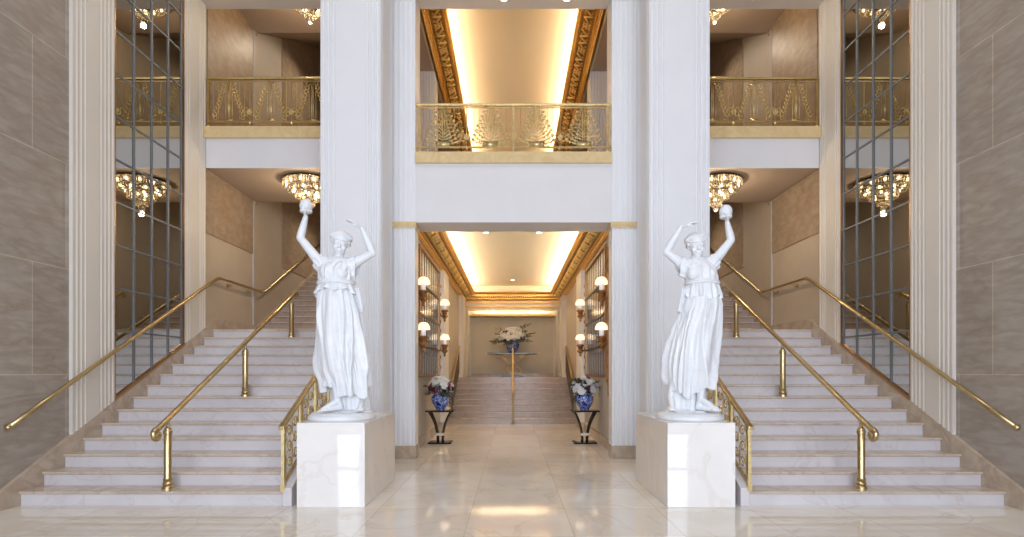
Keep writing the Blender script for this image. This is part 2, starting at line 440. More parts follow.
PIL = {-1: (-2.985, -2.05), 1: (2.125, 3.065)}
for s in (-1, 1):
    x0, x1 = PIL[s]
    t = thing('pillar', 'tall white square pillar with grooved edges behind the %s statue' % SIDEN[s], 'pillar', ((x0 + x1) / 2, 8.95, 0))
    W = x1 - x0
    gs = [0.045, 0.125, 0.205, W - 0.205, W - 0.125, W - 0.045]
    shaft('shaft', x0, x1, 8.55, 9.38, 0.24, 11.6, gs, 'white', t, (0.06, 0.14, 0.69, 0.77), wd=0.05, dp=0.025)
    bm = new(); box(bm, x0 - 0.015, x1 + 0.015, 8.535, 9.395, 0, 0.24)
    obj('base', bm, 'skirt', t, bevel=0.006)
PIER = {-1: (-2.20, -1.666), 1: (1.70, 2.28)}
for s in (-1, 1):
    x0, x1 = PIER[s]
    t = thing('pier', 'white fluted pier with gilded band at the %s side of the corridor mouth' % SIDEN[s], 'pillar', ((x0 + x1) / 2, 9.7, 0))
    W = x1 - x0
    g = [0.06 + 0.083 * k for k in range(int((W - 0.06) / 0.083) + 1) if 0.06 + 0.083 * k < W - 0.03]
    shaft('lower_shaft', x0, x1, 9.40, 9.72, 0.22, 3.94, g, 'white', t, wd=0.05, dp=0.02)
    shaft('upper_shaft', x0, x1, 9.42, 9.9, 4.05, 8.0, g, 'white', t, wd=0.05, dp=0.012)
    bm = new(); box(bm, x0 - 0.015, x1 + 0.015, 9.385, 9.735, 0, 0.22); obj('base', bm, 'skirt', t, bevel=0.006)
    bm = new(); box(bm, x0 - 0.02, x1 + 0.02, 9.38, 9.74, 3.94, 4.045)
    n = 14
    for k in range(n):
        ball(bm, (lerp(x0, x1, (k + .5) / n), 9.38, 3.99), 0.018, 6)
    obj('gilded_band', bm, 'nosing', t, label='gilded carved band')

def side_pilaster(s, y0, y1, z1, label, gs):
    t = thing('pilaster', label, 'pilaster', (s * WX, (y0 + y1) / 2, 0))
    bm = new()
    fx = WX - 0.045
    poly = [(s * (WX + .001), y0)] + [(s * (fx + d), y0 + u) for u, d in grooved(y1 - y0, gs, 0.045, 0.012)] + [(s * (WX + .001), y1)]
    prism(bm, poly, 'z', 0.1, z1)
    obj('shaft', bm, 'cream', t, smooth='auto')
for s in (-1, 1):
    L = 0.72
    side_pilaster(s, 6.82, 7.54, 11.6, 'wide cream pilaster with grooved edges between stone wall and mirror on the %s' % SIDEN[s],
                  [0.05, 0.12, 0.19, L - 0.26, L - 0.19, L - 0.12, L - 0.05])
    L = 0.62
    side_pilaster(s, 9.16, 9.78, 8.0, 'narrow cream pilaster between the tall mirror and the balcony on the %s' % SIDEN[s],
                  [0.05, 0.12, L - 0.19, L - 0.12, L - 0.05])

# ------------------------------------------------------------------ tall gridded wall mirrors
for s in (-1, 1):
    y0, y1 = 7.56, 9.14
    zb0, zb1 = nose(y0) + 0.16, nose(y1) + 0.16
    X = s * (WX - 0.02)
    t = thing('gridded_mirror', 'tall gridded mirror beside the %s stairs with steel bars' % SIDEN[s], 'mirror', (s * WX, 8.35, zb0))
    bm = new(); prism(bm, [(y0, zb0), (y1, zb1), (y1, 11.3), (y0, 11.3)], 'x', X, s * (WX + .001)); obj('glass', bm, 'mirror', t)
    bm = new(); F = 0.010
    prism(bm, [(y0 - .02, zb0 - .02), (y1 + .02, zb1 - .02), (y1 + .02, zb1 + 0.02), (y0 - .02, zb0 + 0.02)], 'x', X - s * 0.035, X)
    box(bm, X - s * 0.022, X, y0 - .015, y0 + F, zb0, 11.3); box(bm, X - s * 0.022, X, y1 - F, y1 + .015, zb1, 11.3)
    obj('frame', bm, 'copper', t)
    n = 4
    for k in range(1, n):
        y = lerp(y0, y1, k / n); zb = lerp(zb0, zb1, k / n)
        bm = new(); box(bm, X - s * 0.014, X - s * 0.001, y - 0.015, y + 0.015, zb, 11.3); obj('vertical_bar', bm, 'steel', t)
    bm = new(); box(bm, X - s * 0.014, X - s * 0.001, y1 - .06, y1 - .035, zb1, 11.3); obj('vertical_bar', bm, 'steel', t)
    z = 2.05
    while z < 11:
        ya = y0
        if z < zb1: ya = y0
        if z > zb0:
            yb = y1 if z >= zb1 else lerp(y0, y1, (z - zb0) / (zb1 - zb0))
            bm = new(); box(bm, X - s * 0.012, X - s * 0.001, ya, yb, z - 0.013, z + 0.013); obj('horizontal_bar', bm, 'steel', t)
        z += 0.592

# ------------------------------------------------------------------ side stairs
def step(parent, xa, xb, y, z0, z1, depth, rm, tm, full=True):
    r = new(); box(r, xa, xb, y, y + depth, z0, z1 - 0.030)
    st = obj('step', r, rm, parent)
    b = new(); box(b, xa, xb, y - 0.038, y + depth, z1 - 0.030, z1)
    obj('tread', b, tm, st, bevel=0.008)
    return st
for s in (-1, 1):
    xa, xb = sorted((s * (WX - 0.05), INX[s]))
    t = thing('staircase', 'wide marble stairs rising along the %s wall to the first landing' % SIDEN[s], 'stairs', ((xa + xb) / 2, D1, 0))
    for k in range(NST - 1):
        step(t, xa, xb, D1 + k * T, 0, (k + 1) * RISE, T, 'riser', 'tread')
    r = new(); box(r, xa, xb, LY0, LY1, 0, LZ - 0.035); l = obj('landing', r, 'riser', t)
    b = new(); box(b, xa, xb, LY0 - .025, LY1, LZ - 0.035, LZ); obj('tread', b, 'tread', l)
    t2 = thing('staircase', 'second marble flight rising from the %s landing to the balcony floor' % SIDEN[s], 'stairs', ((xa + xb) / 2, LY1, LZ))
    for k in range(22):
        step(t2, *sorted((s * (WX - 0.05), s * 2.625)), LY1 + k * T, LZ, LZ + (k + 1) * RISE, T, 'riser2', 'tread')
    # white curb under the inner balustrade
    bm = new()
    xi, xo = sorted((INX[s], INX[s] - s * 0.10))
    prism(bm, [(D1 - .05, 0), (D1 - .05, 0.20), (LY0, nose(LY0) + 0.10), (LY0, 0)], 'x', xi, xo)
    c = obj('stair_curb', bm, 'riser', bevel=0.006); tag(c, 'sloping white marble curb between the %s stairs and the plinth' % SIDEN[s], 'curb')

# ------------------------------------------------------------------ brass rails
def scroll_pts(y, z, x, R=0.07, turns=1.15, n=22, sgn=1):
    out = []
    for i in range(n + 1):
        a = -PI / 2 - 2 * PI * turns * i / n
        r = R * (1 - 0.55 * i / n)
        out.append((x, y - sgn * (-math.cos(a)) * r * -1, z - R - math.sin(a) * r))
    return out
# centre rails of the side stairs
RX = {-1: -3.91, 1: 3.955}
for s in (-1, 1):
    x = RX[s]
    t = thing('stair_handrail', 'brass centre handrail on three round posts up the %s stairs' % SIDEN[s], 'handrail', (x, 6.2, RISE))
    h = 0.74
    def rz(y): return nose(y) + h - 0.03
    ya, yb = 6.08, 9.92
    bm = new()
    pts = [(x, ya, rz(ya))]
    for i in range(1, 13): pts.append((x, lerp(ya, yb, i / 12), rz(lerp(ya, yb, i / 12))))
    # lower volute
    vol = []
    R = 0.062
    cy, cz = ya - 0.035, rz(ya) - R - 0.01
    for i in range(16):
        a = PI / 2 + 0.5 + i * 0.36
        r = R * (1 - 0.042 * i)
        vol.append((x, cy + r * math.cos(a) * 1.0, cz + r * math.sin(a)))
    top = [(x, yb + .03, rz(yb) + .0), (x, yb + .055, rz(yb) - 0.03), (x, yb + .05, rz(yb) - 0.075)]
    tube(bm, vol[::-1] + pts + top, 0.031, 12)
    ball(bm, (x, cy, cz), 0.038, 12)
    obj('rail', bm, 'brass', t, smooth=True)
    for yp in (6.24, 8.05, 9.73):
        k = int((yp - D1) / T) + 1
        z0 = k * RISE
        H = rz(yp) - z0
        bm = new()
        lathe(bm, [(0.060, 0), (0.060, .022), (0.048, .034), (0.055, .05), (0.055, .062), (0.042, .078), (0.050, .105), (0.040, .125),
                   (0.040, H - .17), (0.047, H - .165), (0.047, H - .13), (0.038, H - .12), (0.038, H - .105), (0.018, H - .085), (0.022, H - .055), (0.014, H - .04), (0.016, H - .015)],
              (x, yp, z0), 20)
        obj('post', bm, 'brass', t, smooth='auto')
# wall handrails
for s in (-1, 1):
    x = s * (WX - 0.13)
    t = thing('mounted_handrail', 'brass wall handrail climbing along the %s wall past the mirror' % SIDEN[s], 'handrail', (x, 6, 0.9))
    q = lambda y: 0.89 + (y - 5.86) * RISE / T * 1.04
    pts = [(x, 5.86, 0.89)] + [(x, y, q(y)) for y in (6.5, 7.5, 8.5, 9.4)] + [(x, 10.0, q(10.0) - .01), (x, 10.12, q(10.0) + .02), (x, 10.3, q(10) + .02), (x, 11.78, q(10) + .01),
          (x, 11.9, q(10) + .03)] + [(x, 11.8 + d, q(10) - .03 + d * RISE / T) for d in (0.3, 1, 2, 3.5, 5, 6.5)]
    bm = new(); tube(bm, pts, 0.027, 12); ball(bm, pts[0], 0.035, 10)
    obj('rail', bm, 'brass', t, smooth=True)
    for y in (5.98, 7.0, 8.3, 9.5, 10.6, 11.4):
        zz = q(min(y, 10.0)) + (.02 if y > 10 else 0)
        bm = new(); tube(bm, [(s * (WX - .0), y, zz - 0.07), (s * (WX - .07), y, zz - 0.075), (x, y, zz - 0.02)], 0.009, 8)
        lathe(bm, [(0.03, -.03), (0.03, .03)], (s * (WX - .01), y, zz - .07), 10, 0.3, 1)
        obj('bracket', bm, 'brass', t, smooth='auto')

# ------------------------------------------------------------------ tree ornament and balustrades
def branch(bm, sx, z0, x1, z1, r, y=0):
    pts = []
    for i in range(9):
        u = i / 8
        pts.append((sx * lerp(0.014, x1, math.sin(u * PI / 2) ** 1.2), y, z0 + (z1 - z0) * u ** 1.25))
    R = 0.026
    e = pts[-1]
    for i in range(1, 9):
        a = PI - i * 0.62
        rr = R * (1 - 0.06 * i)
        pts.append((e[0] + sx * (R + rr * math.cos(a)), y, e[2] + rr * math.sin(a)))
    tube(bm, pts, r, 5)
    ball(bm, (e[0] + sx * R, y - .006, e[2]), 0.019, 6, (1, .6, 1))
    for q in (3, 5, 7):
        p = pts[q]
        ball(bm, (p[0] + sx * .016, y - .004, p[2] - .012), 0.017, 6, (1.3, .5, .7), Euler((0, sx * -.6, 0)))
def tree_mesh(h=0.70, w=0.62, r=0.0075):
    bm = new()
    for q in (-0.012, 0.012): tube(bm, [(q, 0, 0), (q, 0, h)], 0.007, 6)
    for k in range(8):
        z1 = 0.12 + k * (h - 0.13) / 7.2
        x1 = (w / 2 - .06) * (1 - (z1 / h) ** 1.3) + 0.03
        z0 = max(0.03, z1 * .62 - 0.06)
        for sx in (-1, 1): branch(bm, sx, z0, x1, z1, r)
    for sx in (-1, 1):
        for q in (0.06, 0.10): tube(bm, [(sx * q, 0, 0.0), (sx * q, 0, h * (1 - q * 2.6))], 0.004, 5)
    box(bm, -0.13, 0.13, -0.014, 0.014, 0.0, 0.085)
    for q in (-0.09, -0.03, 0.03, 0.09): ball(bm, (q, -0.014, 0.045), 0.02, 8, (1, 0.5, 1))
    me = bpy.data.meshes.new('tree_ornament'); bm.to_mesh(me); bm.free()
    for p in me.polygons: p.use_smooth = True
    return me
def garland_mesh(h=0.74):
    bm = new()
    for q in (-0.012, 0.012): tube(bm, [(q, 0, 0), (q, 0, h)], 0.008, 6)
    for q in (-.06, .06): tube(bm, [(q, 0, 0), (q, 0, h * .85)], 0.005, 5)
    n = 9
    for sx in (-1, 1):
        pts = []
        for k in range(n + 1):
            u = k / n
            x = lerp(.245, .045, u ** .85); z = lerp(.07, h - .05, u)
            pts.append((sx * x, 0, z))
        tube(bm, pts, .006, 5)
        for k, p in enumerate(pts[:-1]):
            z = p[2]; x = p[0]
            # curled leaf: short hooked scroll outside, bud inside
            lf = [(x + sx * .005, -.004, z), (x + sx * .030, -.010, z + .012), (x + sx * .046, -.010, z + .034), (x + sx * .038, -.010, z + .056), (x + sx * .020, -.008, z + .052)]
            tube(bm, lf, 1, 6, True, [.006, .013, .013, .010, .005])
            ball(bm, (x - sx * .022, -.004, z + .03), .016, 6, (1.2, .5, .7), Euler((0, sx * .7, 0)))
        sp = []
        for k in range(13):
            a = PI / 2 + k * .5; r = .045 * (1 - k * .055)
            sp.append((sx * (.235 - r * math.cos(a)), 0, .05 + r * math.sin(a)))
        tube(bm, sp, .008, 5)
    box(bm, -0.07, 0.07, -0.012, 0.012, 0.0, 0.03)
    me = bpy.data.meshes.new('garland_ornament'); bm.to_mesh(me); bm.free()
    for p in me.polygons: p.use_smooth = True
    return me
TREE = garland_mesh(); TREE.materials.append(M['bronze'])
TREEC = tree_mesh(w=0.66); TREEC.materials.append(M['bronzelight'])
def rosette_mesh():
    bm = new()
    ball(bm, (0, -0.01, 0), 0.022, 8, (1, .6, 1))
    for k in range(8):
        a = k * PI / 4
        ball(bm, (0.035 * math.cos(a), 0, 0.035 * math.sin(a)), 0.018, 6, (1, .5, 1))
    for q in (-1, 1):
        for d in (-1, 1):
            tube(bm, [(q * 0.02, 0, d * .03)] + [(q * (0.06 + 0.035 * math.cos(a)), 0, d * (0.03 + 0.035 * math.sin(a)) + d * .01) for a in (2.4, 1.6, .8, 0, -.8, -1.6)], 0.006, 5)
    me = bpy.data.meshes.new('rosette'); bm.to_mesh(me); bm.free()
    for p in me.polygons: p.use_smooth = True
    return me
ROS = rosette_mesh(); ROS.materials.append(M['bronze'])
ROSC = ROS.copy(); ROSC.materials.clear(); ROSC.materials.append(M['bronzelight'])
def balustrade(x0, x1, y, z, centres, posts, small, label, mat, tree, ros, H=0.86):
    t = thing('balcony_balustrade', label, 'balustrade', ((x0 + x1) / 2, y, z))
    bm = new(); box(bm, x0, x1, y - 0.03, y + 0.03, z + H - 0.035, z + H); obj('handrail', bm, mat, t, bevel=0.006)
    bm = new(); box(bm, x0, x1, y - 0.012, y + 0.012, z + 0.10, z + 0.125); box(bm, x0, x1, y - 0.008, y + 0.008, z + H - 0.075, z + H - 0.06); obj('bottom_rail', bm, mat, t)
    for xp in posts:
        bm = new(); box(bm, xp - 0.017, xp + 0.017, y - 0.017, y + 0.017, z, z + H - 0.035)
        ball(bm, (xp, y, z + 0.03), 0.032, 8)
        obj('post', bm, mat, t)
    for xp in small:
        bm = new(); tube(bm, [(xp, y, z + .1), (xp, y, z + H - 0.04)], 0.009, 6); ball(bm, (xp, y, z + .09), 0.03, 8); obj('baluster', bm, mat, t)
    for xp in posts + small:
        if x0 + .1 < xp < x1 - .1:
            o = bpy.data.objects.new('rosette', ros); COL.objects.link(o); o.parent = t
            o.location = Vector((xp, y - .02, z + 0.28)) - t.location
    k = 0
    for xc in centres:
        o = bpy.data.objects.new('tree_ornament', tree); COL.objects.link(o); o.parent = t
        o.location = Vector((xc, y, z + 0.125)) - t.location
        for q in (-0.19, -0.28, 0.19, 0.28):
            bm = new(); tube(bm, [(xc + q, y, z + .11), (xc + q, y, z + H - .04)], 0.0045, 5); obj('baluster', bm, mat, t)
    return t
for s in (-1, 1):
    a, b = sorted((s * 2.62, s * 5.46))
    cs = [s * (5.06 - 0.745 * k) for k in range(4)]
    sm = [c - s * 0.3725 for c in cs if abs(c) > 3]
    balustrade(a, b, BY + 0.02, 5.835, cs, [s * 5.43] + cs[:0], sm, 'gilded bronze balustrade of the %s upper balcony with tree ornaments' % SIDEN[s], 'bronze', TREE, ROS, H=0.90)
balustrade(-1.66, 1.70, 9.48, 5.24, [-1.19, -0.385, 0.42, 1.22], [-1.60, 0.018, 1.64], [-0.79, 0.82],
           'pale gilded balustrade of the centre balcony above the corridor', 'bronzelight', TREEC, ROSC)

# inner balustrades of the side stairs (beside the plinths)
for s in (-1, 1):
    x = INX[s] - s * 0.0
    t = thing('stair_balustrade', 'gilded scrollwork balustrade between the stairs and the %s plinth' % SIDEN[s], 'balustrade', (x, 6.2, .2))
    sl = RISE / T
    def cz(y): return nose(y) + 0.04
    ya, yb = 6.07, 9.9
    H = 0.72
    bm = new(); prism(bm, [(ya - .06, cz(ya - .06) + H - .03), (yb, cz(yb) + H - .03), (yb, cz(yb) + H + .012), (ya - .06, cz(ya - .06) + H + .012)], 'x', x - 0.03, x + 0.03)
    obj('handrail', bm, 'brass', t, bevel=0.008)
    bm = new(); prism(bm, [(ya, cz(ya) + .04), (yb, cz(yb) + .04), (yb, cz(yb) + .065), (ya, cz(ya) + .065)], 'x', x - 0.015, x + 0.015)
    obj('bottom_rail', bm, 'brass', t)
    y = ya
    i = 0
    while y < yb:
        bm = new(); box(bm, x - .018, x + .018, y - .018, y + .018, cz(y) - .02, cz(y) + H - .02)
        if i == 0:
            box(bm, x - .026, x + .026, y - .026, y + .026, cz(y) - .02, cz(y) + .05)
            box(bm, x - .024, x + .024, y - .024, y + .024, cz(y) + H - .10, cz(y) + H - .02)
        obj('post', bm, 'bronzelight', t)
        yc = y + 0.25
        if yc < yb:
            o = new()
            for dz in (0.14, 0.32, 0.50):
                for d in (-1, 1):
                    pts = []
                    for k in range(14):
                        a = k * 0.55; r = 0.075 * (1 - k * .055)
                        pts.append((x, yc + d * (0.085 + r * math.cos(a) * 1) , cz(yc + d * .08) + dz + 0.04 + r * math.sin(a)))
                    tube(o, pts, 0.009, 5)
                    ball(o, pts[-1], .016, 6)
            for q in (-.18, 0, .18): tube(o, [(x, yc + q, cz(yc + q) + .05), (x, yc + q, cz(yc + q) + H - .03)], .007, 5)
            obj('scroll_ornament', o, 'bronzelight', t, smooth=True)
        y += 0.5; i += 1

# ------------------------------------------------------------------ centre storey beam, decks
bm = new(); box(bm, -1.6655, 1.6995, 9.43, 10.06, 4.045, 5.05); box(bm, -2.4, 2.4, 9.905, 10.055, 4.05, 5.05); struct('wall_beam', bm, 'fascia')
bm = new(); box(bm, -1.664, 1.70, 9.37, 9.8, 5.05, 5.24); struct('trim_ledge_centre', bm, 'nosing', bevel=0.008)
bm = new(); box(bm, -2.45, 2.45, 9.8, 20.4, 5.05, 5.22); struct('floor_upper', bm, 'floor')
bm = new(); box(bm, -6, 6, 20.4, 20.6, 5.0, 12.8); struct('wall_upper_back', bm, 'plaster')
for s in (-1, 1):
    bm = new(); box(bm, s * 1.85, s * 2.46, 9.88, 20.4, 8.70, 8.9); struct('ceiling_aisle_' + SIDEN[s], bm, 'brownceil')
    t = thing('upper_pier', 'plain white pier on the upper floor behind the %s end of the centre balcony' % SIDEN[s], 'pillar', (s * 2.15, 13.3, 5.22))
    shaft('shaft', min(s * 1.86, s * 2.28), max(s * 1.86, s * 2.28), 13.2, 13.7, 5.22, 8.70, [0.05, 0.12, 0.19, 0.26, 0.33], 'white', t, wd=.04, dp=.012)

# ------------------------------------------------------------------ tray ceilings with gilded cornices
def cornice(s, z0, y0, y1, label, dense):
    t = thing('gilded_cornice', label, 'cornice', (s * 1.6, (y0 + y1) / 2, z0))
    bm = new()
    pr = [(1.86, 0.0), (1.80, 0.0), (1.785, 0.02), (1.765, 0.02), (1.755, 0.045), (1.735, 0.055), (1.715, .05), (1.70, .075),
          (1.45, .205), (1.435, .19), (1.41, .195), (1.40, .22), (1.375, .225), (1.365, .25), (1.365, .29), (1.39, .30), (1.44, .27), (1.86, .24)]
    prism(bm, [(s * x, z0 + z) for x, z in pr], 'y', y0, y1)
    obj('moulding', bm, 'gold', t, smooth='auto')
    bm = new()
    prism(bm, [(s * 1.695, z0 + .070), (s * 1.455, z0 + .196), (s * 1.462, z0 + .210), (s * 1.70, z0 + .085)], 'y', y0, y1)
    obj('ground_band', bm, 'golddark', t, label='dark gold band behind the relief')
    nrm = Vector((-s * 0.13, 0, -0.24)).normalized()
    def P(y, v, lift=0.012):      # v 0..1 across the band
        return Vector((s * lerp(1.69, 1.462, v), y, z0 + lerp(.073, .192, v))) + nrm * lift
    bm = new()
    y = y0 + 0.1
    while y < y1 - 0.1:
        zz = 0.62 if not dense else 0.42
        ye = min(y + zz, y1)
        n = 5
        pts = []
        for k in range(n + 1):
            pts.append(P(lerp(y, ye, k / n), 0.16 if k % 2 else 0.84, 0.02))
        fine = []
        for a, b in zip(pts, pts[1:]):
            for j in range(4):
                u = j / 4
                fine.append(a.lerp(b, u) + nrm * 0.012 * math.sin(u * PI))
        tube(bm, fine, 0.025 if not dense else 0.020, 6)
        for k in range(n):
            ball(bm, P(lerp(y, ye, (k + .5) / n), 0.22 if k % 2 == 0 else 0.78), 0.020, 6, (1.2, 1.6, .6))
        yc = ye + 0.14
        if yc < y1 - .15:
            ball(bm, P(yc, 0.5), 0.034, 8)
            for k in range(8):
                a = k * PI / 4
                ball(bm, P(yc + 0.075 * math.cos(a), 0.5 + 0.27 * math.sin(a)), 0.028, 6, (1, 1.2, .6))
            for k in range(4):
                a = k * PI / 2 + PI / 4
                ball(bm, P(yc + 0.12 * math.cos(a), 0.5 + 0.42 * math.sin(a)), 0.02, 6)
        y = ye + 0.28
    obj('relief', bm, 'goldrelief', t, smooth=True, label='bright gold ribbon and rosette relief')
    # bead row
    bm = new(); yy = y0 + .03
    while yy < y1:
        box(bm, s * 1.352, s * 1.368, yy, yy + .03, z0 + .256, z0 + .284); yy += .06
    obj('dentil_row', bm, 'goldrelief', t)
for z0, y0, nm, dn in ((4.07, 10.06, 'corridor ceiling', True), (8.68, 9.88, 'upper centre ceiling', False)):
    for s in (-1, 1):
        cornice(s, z0, y0, 20.0, 'gilded relief cornice along the %s edge of the %s' % (SIDEN[s], nm), dn)
    t = thing('gilded_crossband', 'gilded band crossing the far end of the %s' % nm, 'cornice', (0, 20.0, z0))
    bm = new()
    prism(bm, [(19.98, 0), (19.96, .03), (19.90, .05), (19.90, .09), (19.80, .15), (19.80, .2), (19.72, .24), (19.70, .29), (19.78, .30), (20.1, .28), (20.1, 0)] and
          [(a, b + z0) for a, b in [(19.98, 0), (19.96, .03), (19.90, .05), (19.90, .09), (19.80, .15), (19.80, .2), (19.72, .24), (19.70, .29), (19.78, .30), (20.1, .28), (20.1, 0)]], 'x', -1.80, 1.80)
    obj('moulding', bm, 'gold', t)
    bm = new()
    for k in range(40):
        ball(bm, (-1.5 + k * 3.0 / 39, 19.84, z0 + .12), .03, 6)
    obj('relief', bm, 'goldrelief', t, smooth=True)
    bm = new(); box(bm, -1.86, 1.86, y0, 20.4, z0 + .56, z0 + .62)
    for s in (-1, 1): box(bm, s * 1.82, s * 1.90, y0, 20.4, z0, z0 + .58)
    box(bm, -1.86, 1.86, 20.1, 20.4, z0, z0 + .58)
    struct('ceiling_tray_' + ('lower' if dn else 'upper'), bm, 'trayceil' if dn else 'traytan')

# ------------------------------------------------------------------ corridor
CX = 1.82
SY0 = 15.65; CR = 0.163; CT = 0.30; NC = 8
for s in (-1, 1):
    nm = SIDEN[s]
    t = thing('corridor_pilaster', 'white pilaster between the corridor mirror and the steps on the %s' % nm, 'pilaster', (s * 1.8, 14.5, 0))
    a, b = sorted((s * 1.74, s * 1.85))
    shaft('shaft', a, b, 13.95, 15.0, 0.2, 4.07, [], 'white', t)
    bm = new(); box(bm, a - .01, b + .01, 13.93, 15.02, 0, .2); obj('base', bm, 'skirt', t)
    t = thing('corridor_pilaster', 'white pilaster at the %s top of the corridor steps' % nm, 'pilaster', (s * 1.75, 18.5, 1.3))
    a, b = sorted((s * 1.66, s * 1.85))
    shaft('shaft', a, b, 18.6, 19.5, 1.3, 4.07, [0.05, .1], 'cream', t, wd=.03, dp=.01)
    bm = new(); box(bm, s * 1.80, s * 1.84, 9.74, 15.6, 0, 0.20); struct('baseboard_corridor_' + nm, bm, 'skirt')
t = thing('corridor_stairs', 'eight marble steps at the far end of the corridor', 'stairs', (0, SY0, 0))
for k in range(NC - 1):
    step(t, -1.82, 1.82, SY0 + k * CT, 0, (k + 1) * CR, CT, 'riser2', 'tread')
r = new(); box(r, -1.825, 1.825, SY0 + (NC - 1) * CT, 21.4, 0, NC * CR - .035); l = obj('landing', r, 'riser2', t)
b = new(); box(b, -1.825, 1.825, SY0 + (NC - 1) * CT - .025, 21.4, NC * CR - .035, NC * CR); obj('tread', b, 'tread', l)
CZ = NC * CR
# header with two gilt mouldings, alcove shell
bm = new(); box(bm, -1.83, 1.83, 20.0, 20.25, 3.74, 4.07); struct('wall_alcove_header', bm, 'cream')
bm = new()
for z in (3.74, 3.84, 4.0): box(bm, -1.80, 1.80, 19.96, 20.0, z, z + .03)
struct('trim_alcove_header', bm, 'gold')
bm = new(); box(bm, -2.2, 2.2, 21.4, 21.6, 0, 4.4); struct('wall_alcove', bm, 'satin')
bm = new(); box(bm, -2.2, 2.2, 20.25, 21.6, 4.0, 4.2); struct('ceiling_alcove', bm, 'trayceil')
bm = new(); box(bm, -1.66, 1.66, 21.05, 21.12, 3.60, 3.70); box(bm, -1.66, 1.66, 21.05, 21.4, 3.60, 3.62); struct('trim_cove', bm, 'gold')
for s in (-1, 1):
    bm = new(); box(bm, s * 1.66, s * 2.2, 20.25, 21.4, CZ, 4.0); struct('wall_alcove_' + SIDEN[s], bm, 'cream')
    bm = new(); box(bm, s * 1.60, s * 1.66, 21.33, 21.4, CZ, 3.60); struct('trim_alcove_' + SIDEN[s], bm, 'cream')
    bm = new(); box(bm, s * 1.83, s * 1.9, 20.0, 20.3, 0, 4.1); struct('trim_jamb_' + SIDEN[s], bm, 'cream')
bm = new(); box(bm, -1.6, 1.6, 21.36, 21.4, CZ, CZ + .12); struct('baseboard_alcove', bm, 'skirt')

# corridor grid mirrors
for s in (-1, 1):
    y0, y1, z0, z1 = 10.62, 13.42, 1.42, 3.90
    X = s * (CX - .02)
    # blue glass colour stands in for daylight reflected from the piers
    t = thing('corridor_mirror', 'gridded mirror panel with gilt frame on the %s corridor wall' % SIDEN[s], 'mirror', (s * 1.83, 12, z0))
    bm = new(); box(bm, X, s * 1.832, y0, y1, z0, z1); obj('glass', bm, 'mirrortint', t)
    bm = new()
    for a in ((y0 - .05, y1 + .05, z0 - .05, z0), (y0 - .05, y1 + .05, z1, z1 + .05), (y0 - .05, y0, z0, z1), (y1, y1 + .05, z0, z1)):
        box(bm, X - s * .03, s * 1.832, *a)
    obj('frame', bm, 'gilt', t, bevel=.006)
    for k in range(1, 9):
        y = lerp(y0, y1, k / 9)
        bm = new(); box(bm, X - s * .010, X - s * .001, y - .016, y + .016, z0, z1); obj('vertical_bar', bm, 'darkwood', t)
    for z in (2.0, 2.62, 3.25):
        bm = new(); box(bm, X - s * .03, X - s * .002, y0, y1, z - .015, z + .015); obj('horizontal_bar', bm, 'darkwood', t)

# sconces
def make_sconce(label):
    """at the wall, facing +x; origin at backplate centre of wall"""
    t = thing('double_sconce', label, 'wall lamp', (0, 0, 0), 'gilt double sconces in the corridor')
    bm = new()
    outline = [(0, 1.02), (0.02, 1.12), (0.035, 1.25), (0.055, 1.32), (0.04, 1.5), (0.05, 1.9), (0.045, 2.6), (0.055, 3.3), (0.04, 3.55), (0.02, 3.68), (0.035, 3.74), (0, 3.84)]
    poly = outline + [(-y, z) for y, z in outline[::-1][1:-1]]
    prism(bm, poly, 'x', 0.0, 0.035)
    for z in (1.32, 1.6, 1.85, 2.05, 2.5, 2.72, 2.9, 3.4, 3.6): ball(bm, (0.035, 0, z), 0.045, 8, (.7, 1, 1.2))
    obj('backplate', bm, 'gilt', t, loc0=False)
    for zc in (2.10, 2.96):
        bm = new()
        tube(bm, [(0.03, 0, zc - .04), (0.07, 0, zc - .09), (0.13, 0, zc - .08), (0.15, 0, zc - .02)], 0.018, 8)
        lathe(bm, [(0.012, -.24), (.03, -.21), (.022, -.17), (.05, -.14), (.066, -.10), (.05, -.06), (.07, -.02), (.055, -.01), (.075, .02), (.08, .06), (.055, .065), (.055, .03)], (.15, 0, zc), 14)
        for k in range(6):
            a = k * PI / 3
            ball(bm, (.15 + .075 * math.cos(a), .075 * math.sin(a), zc + .03), .022, 6); ball(bm, (.15 + .06 * math.cos(a), .06 * math.sin(a), zc - .10), .022, 6)
        arm = obj('bracket', bm, 'gilt', t, smooth='auto', loc0=False)
        bm = new(); lathe(bm, [(.045, .04), (.045, .20), (.035, .205), (.012, .22), (.012, .26)], (.15, 0, zc), 14); obj('candle', bm, 'candle', arm, smooth='auto', loc0=False)
        bm = new()
        prof = [(.122, .18), (.122, .19), (.112, .235), (.094, .275), (.066, .305), (.034, .318)]
        ring_o = []
        n = 24
        for r_, z_ in prof:
            ring_o.append([bm.verts.new((.15 + r_ * (1 + .04 * math.cos(8 * 2 * PI * k / n)) * math.cos(2 * PI * k / n), r_ * (1 + .04 * math.cos(8 * 2 * PI * k / n)) * math.sin(2 * PI * k / n), zc + z_)) for k in range(n)])
        for A, B in zip(ring_o, ring_o[1:]):
            for k in range(n): bm.faces.new((A[k], A[(k + 1) % n], B[(k + 1) % n], B[k]))
        obj('lamp_shade', bm, 'shade', arm, smooth=True, loc0=False)
    return t
SCO = make_sconce('x')
first = True
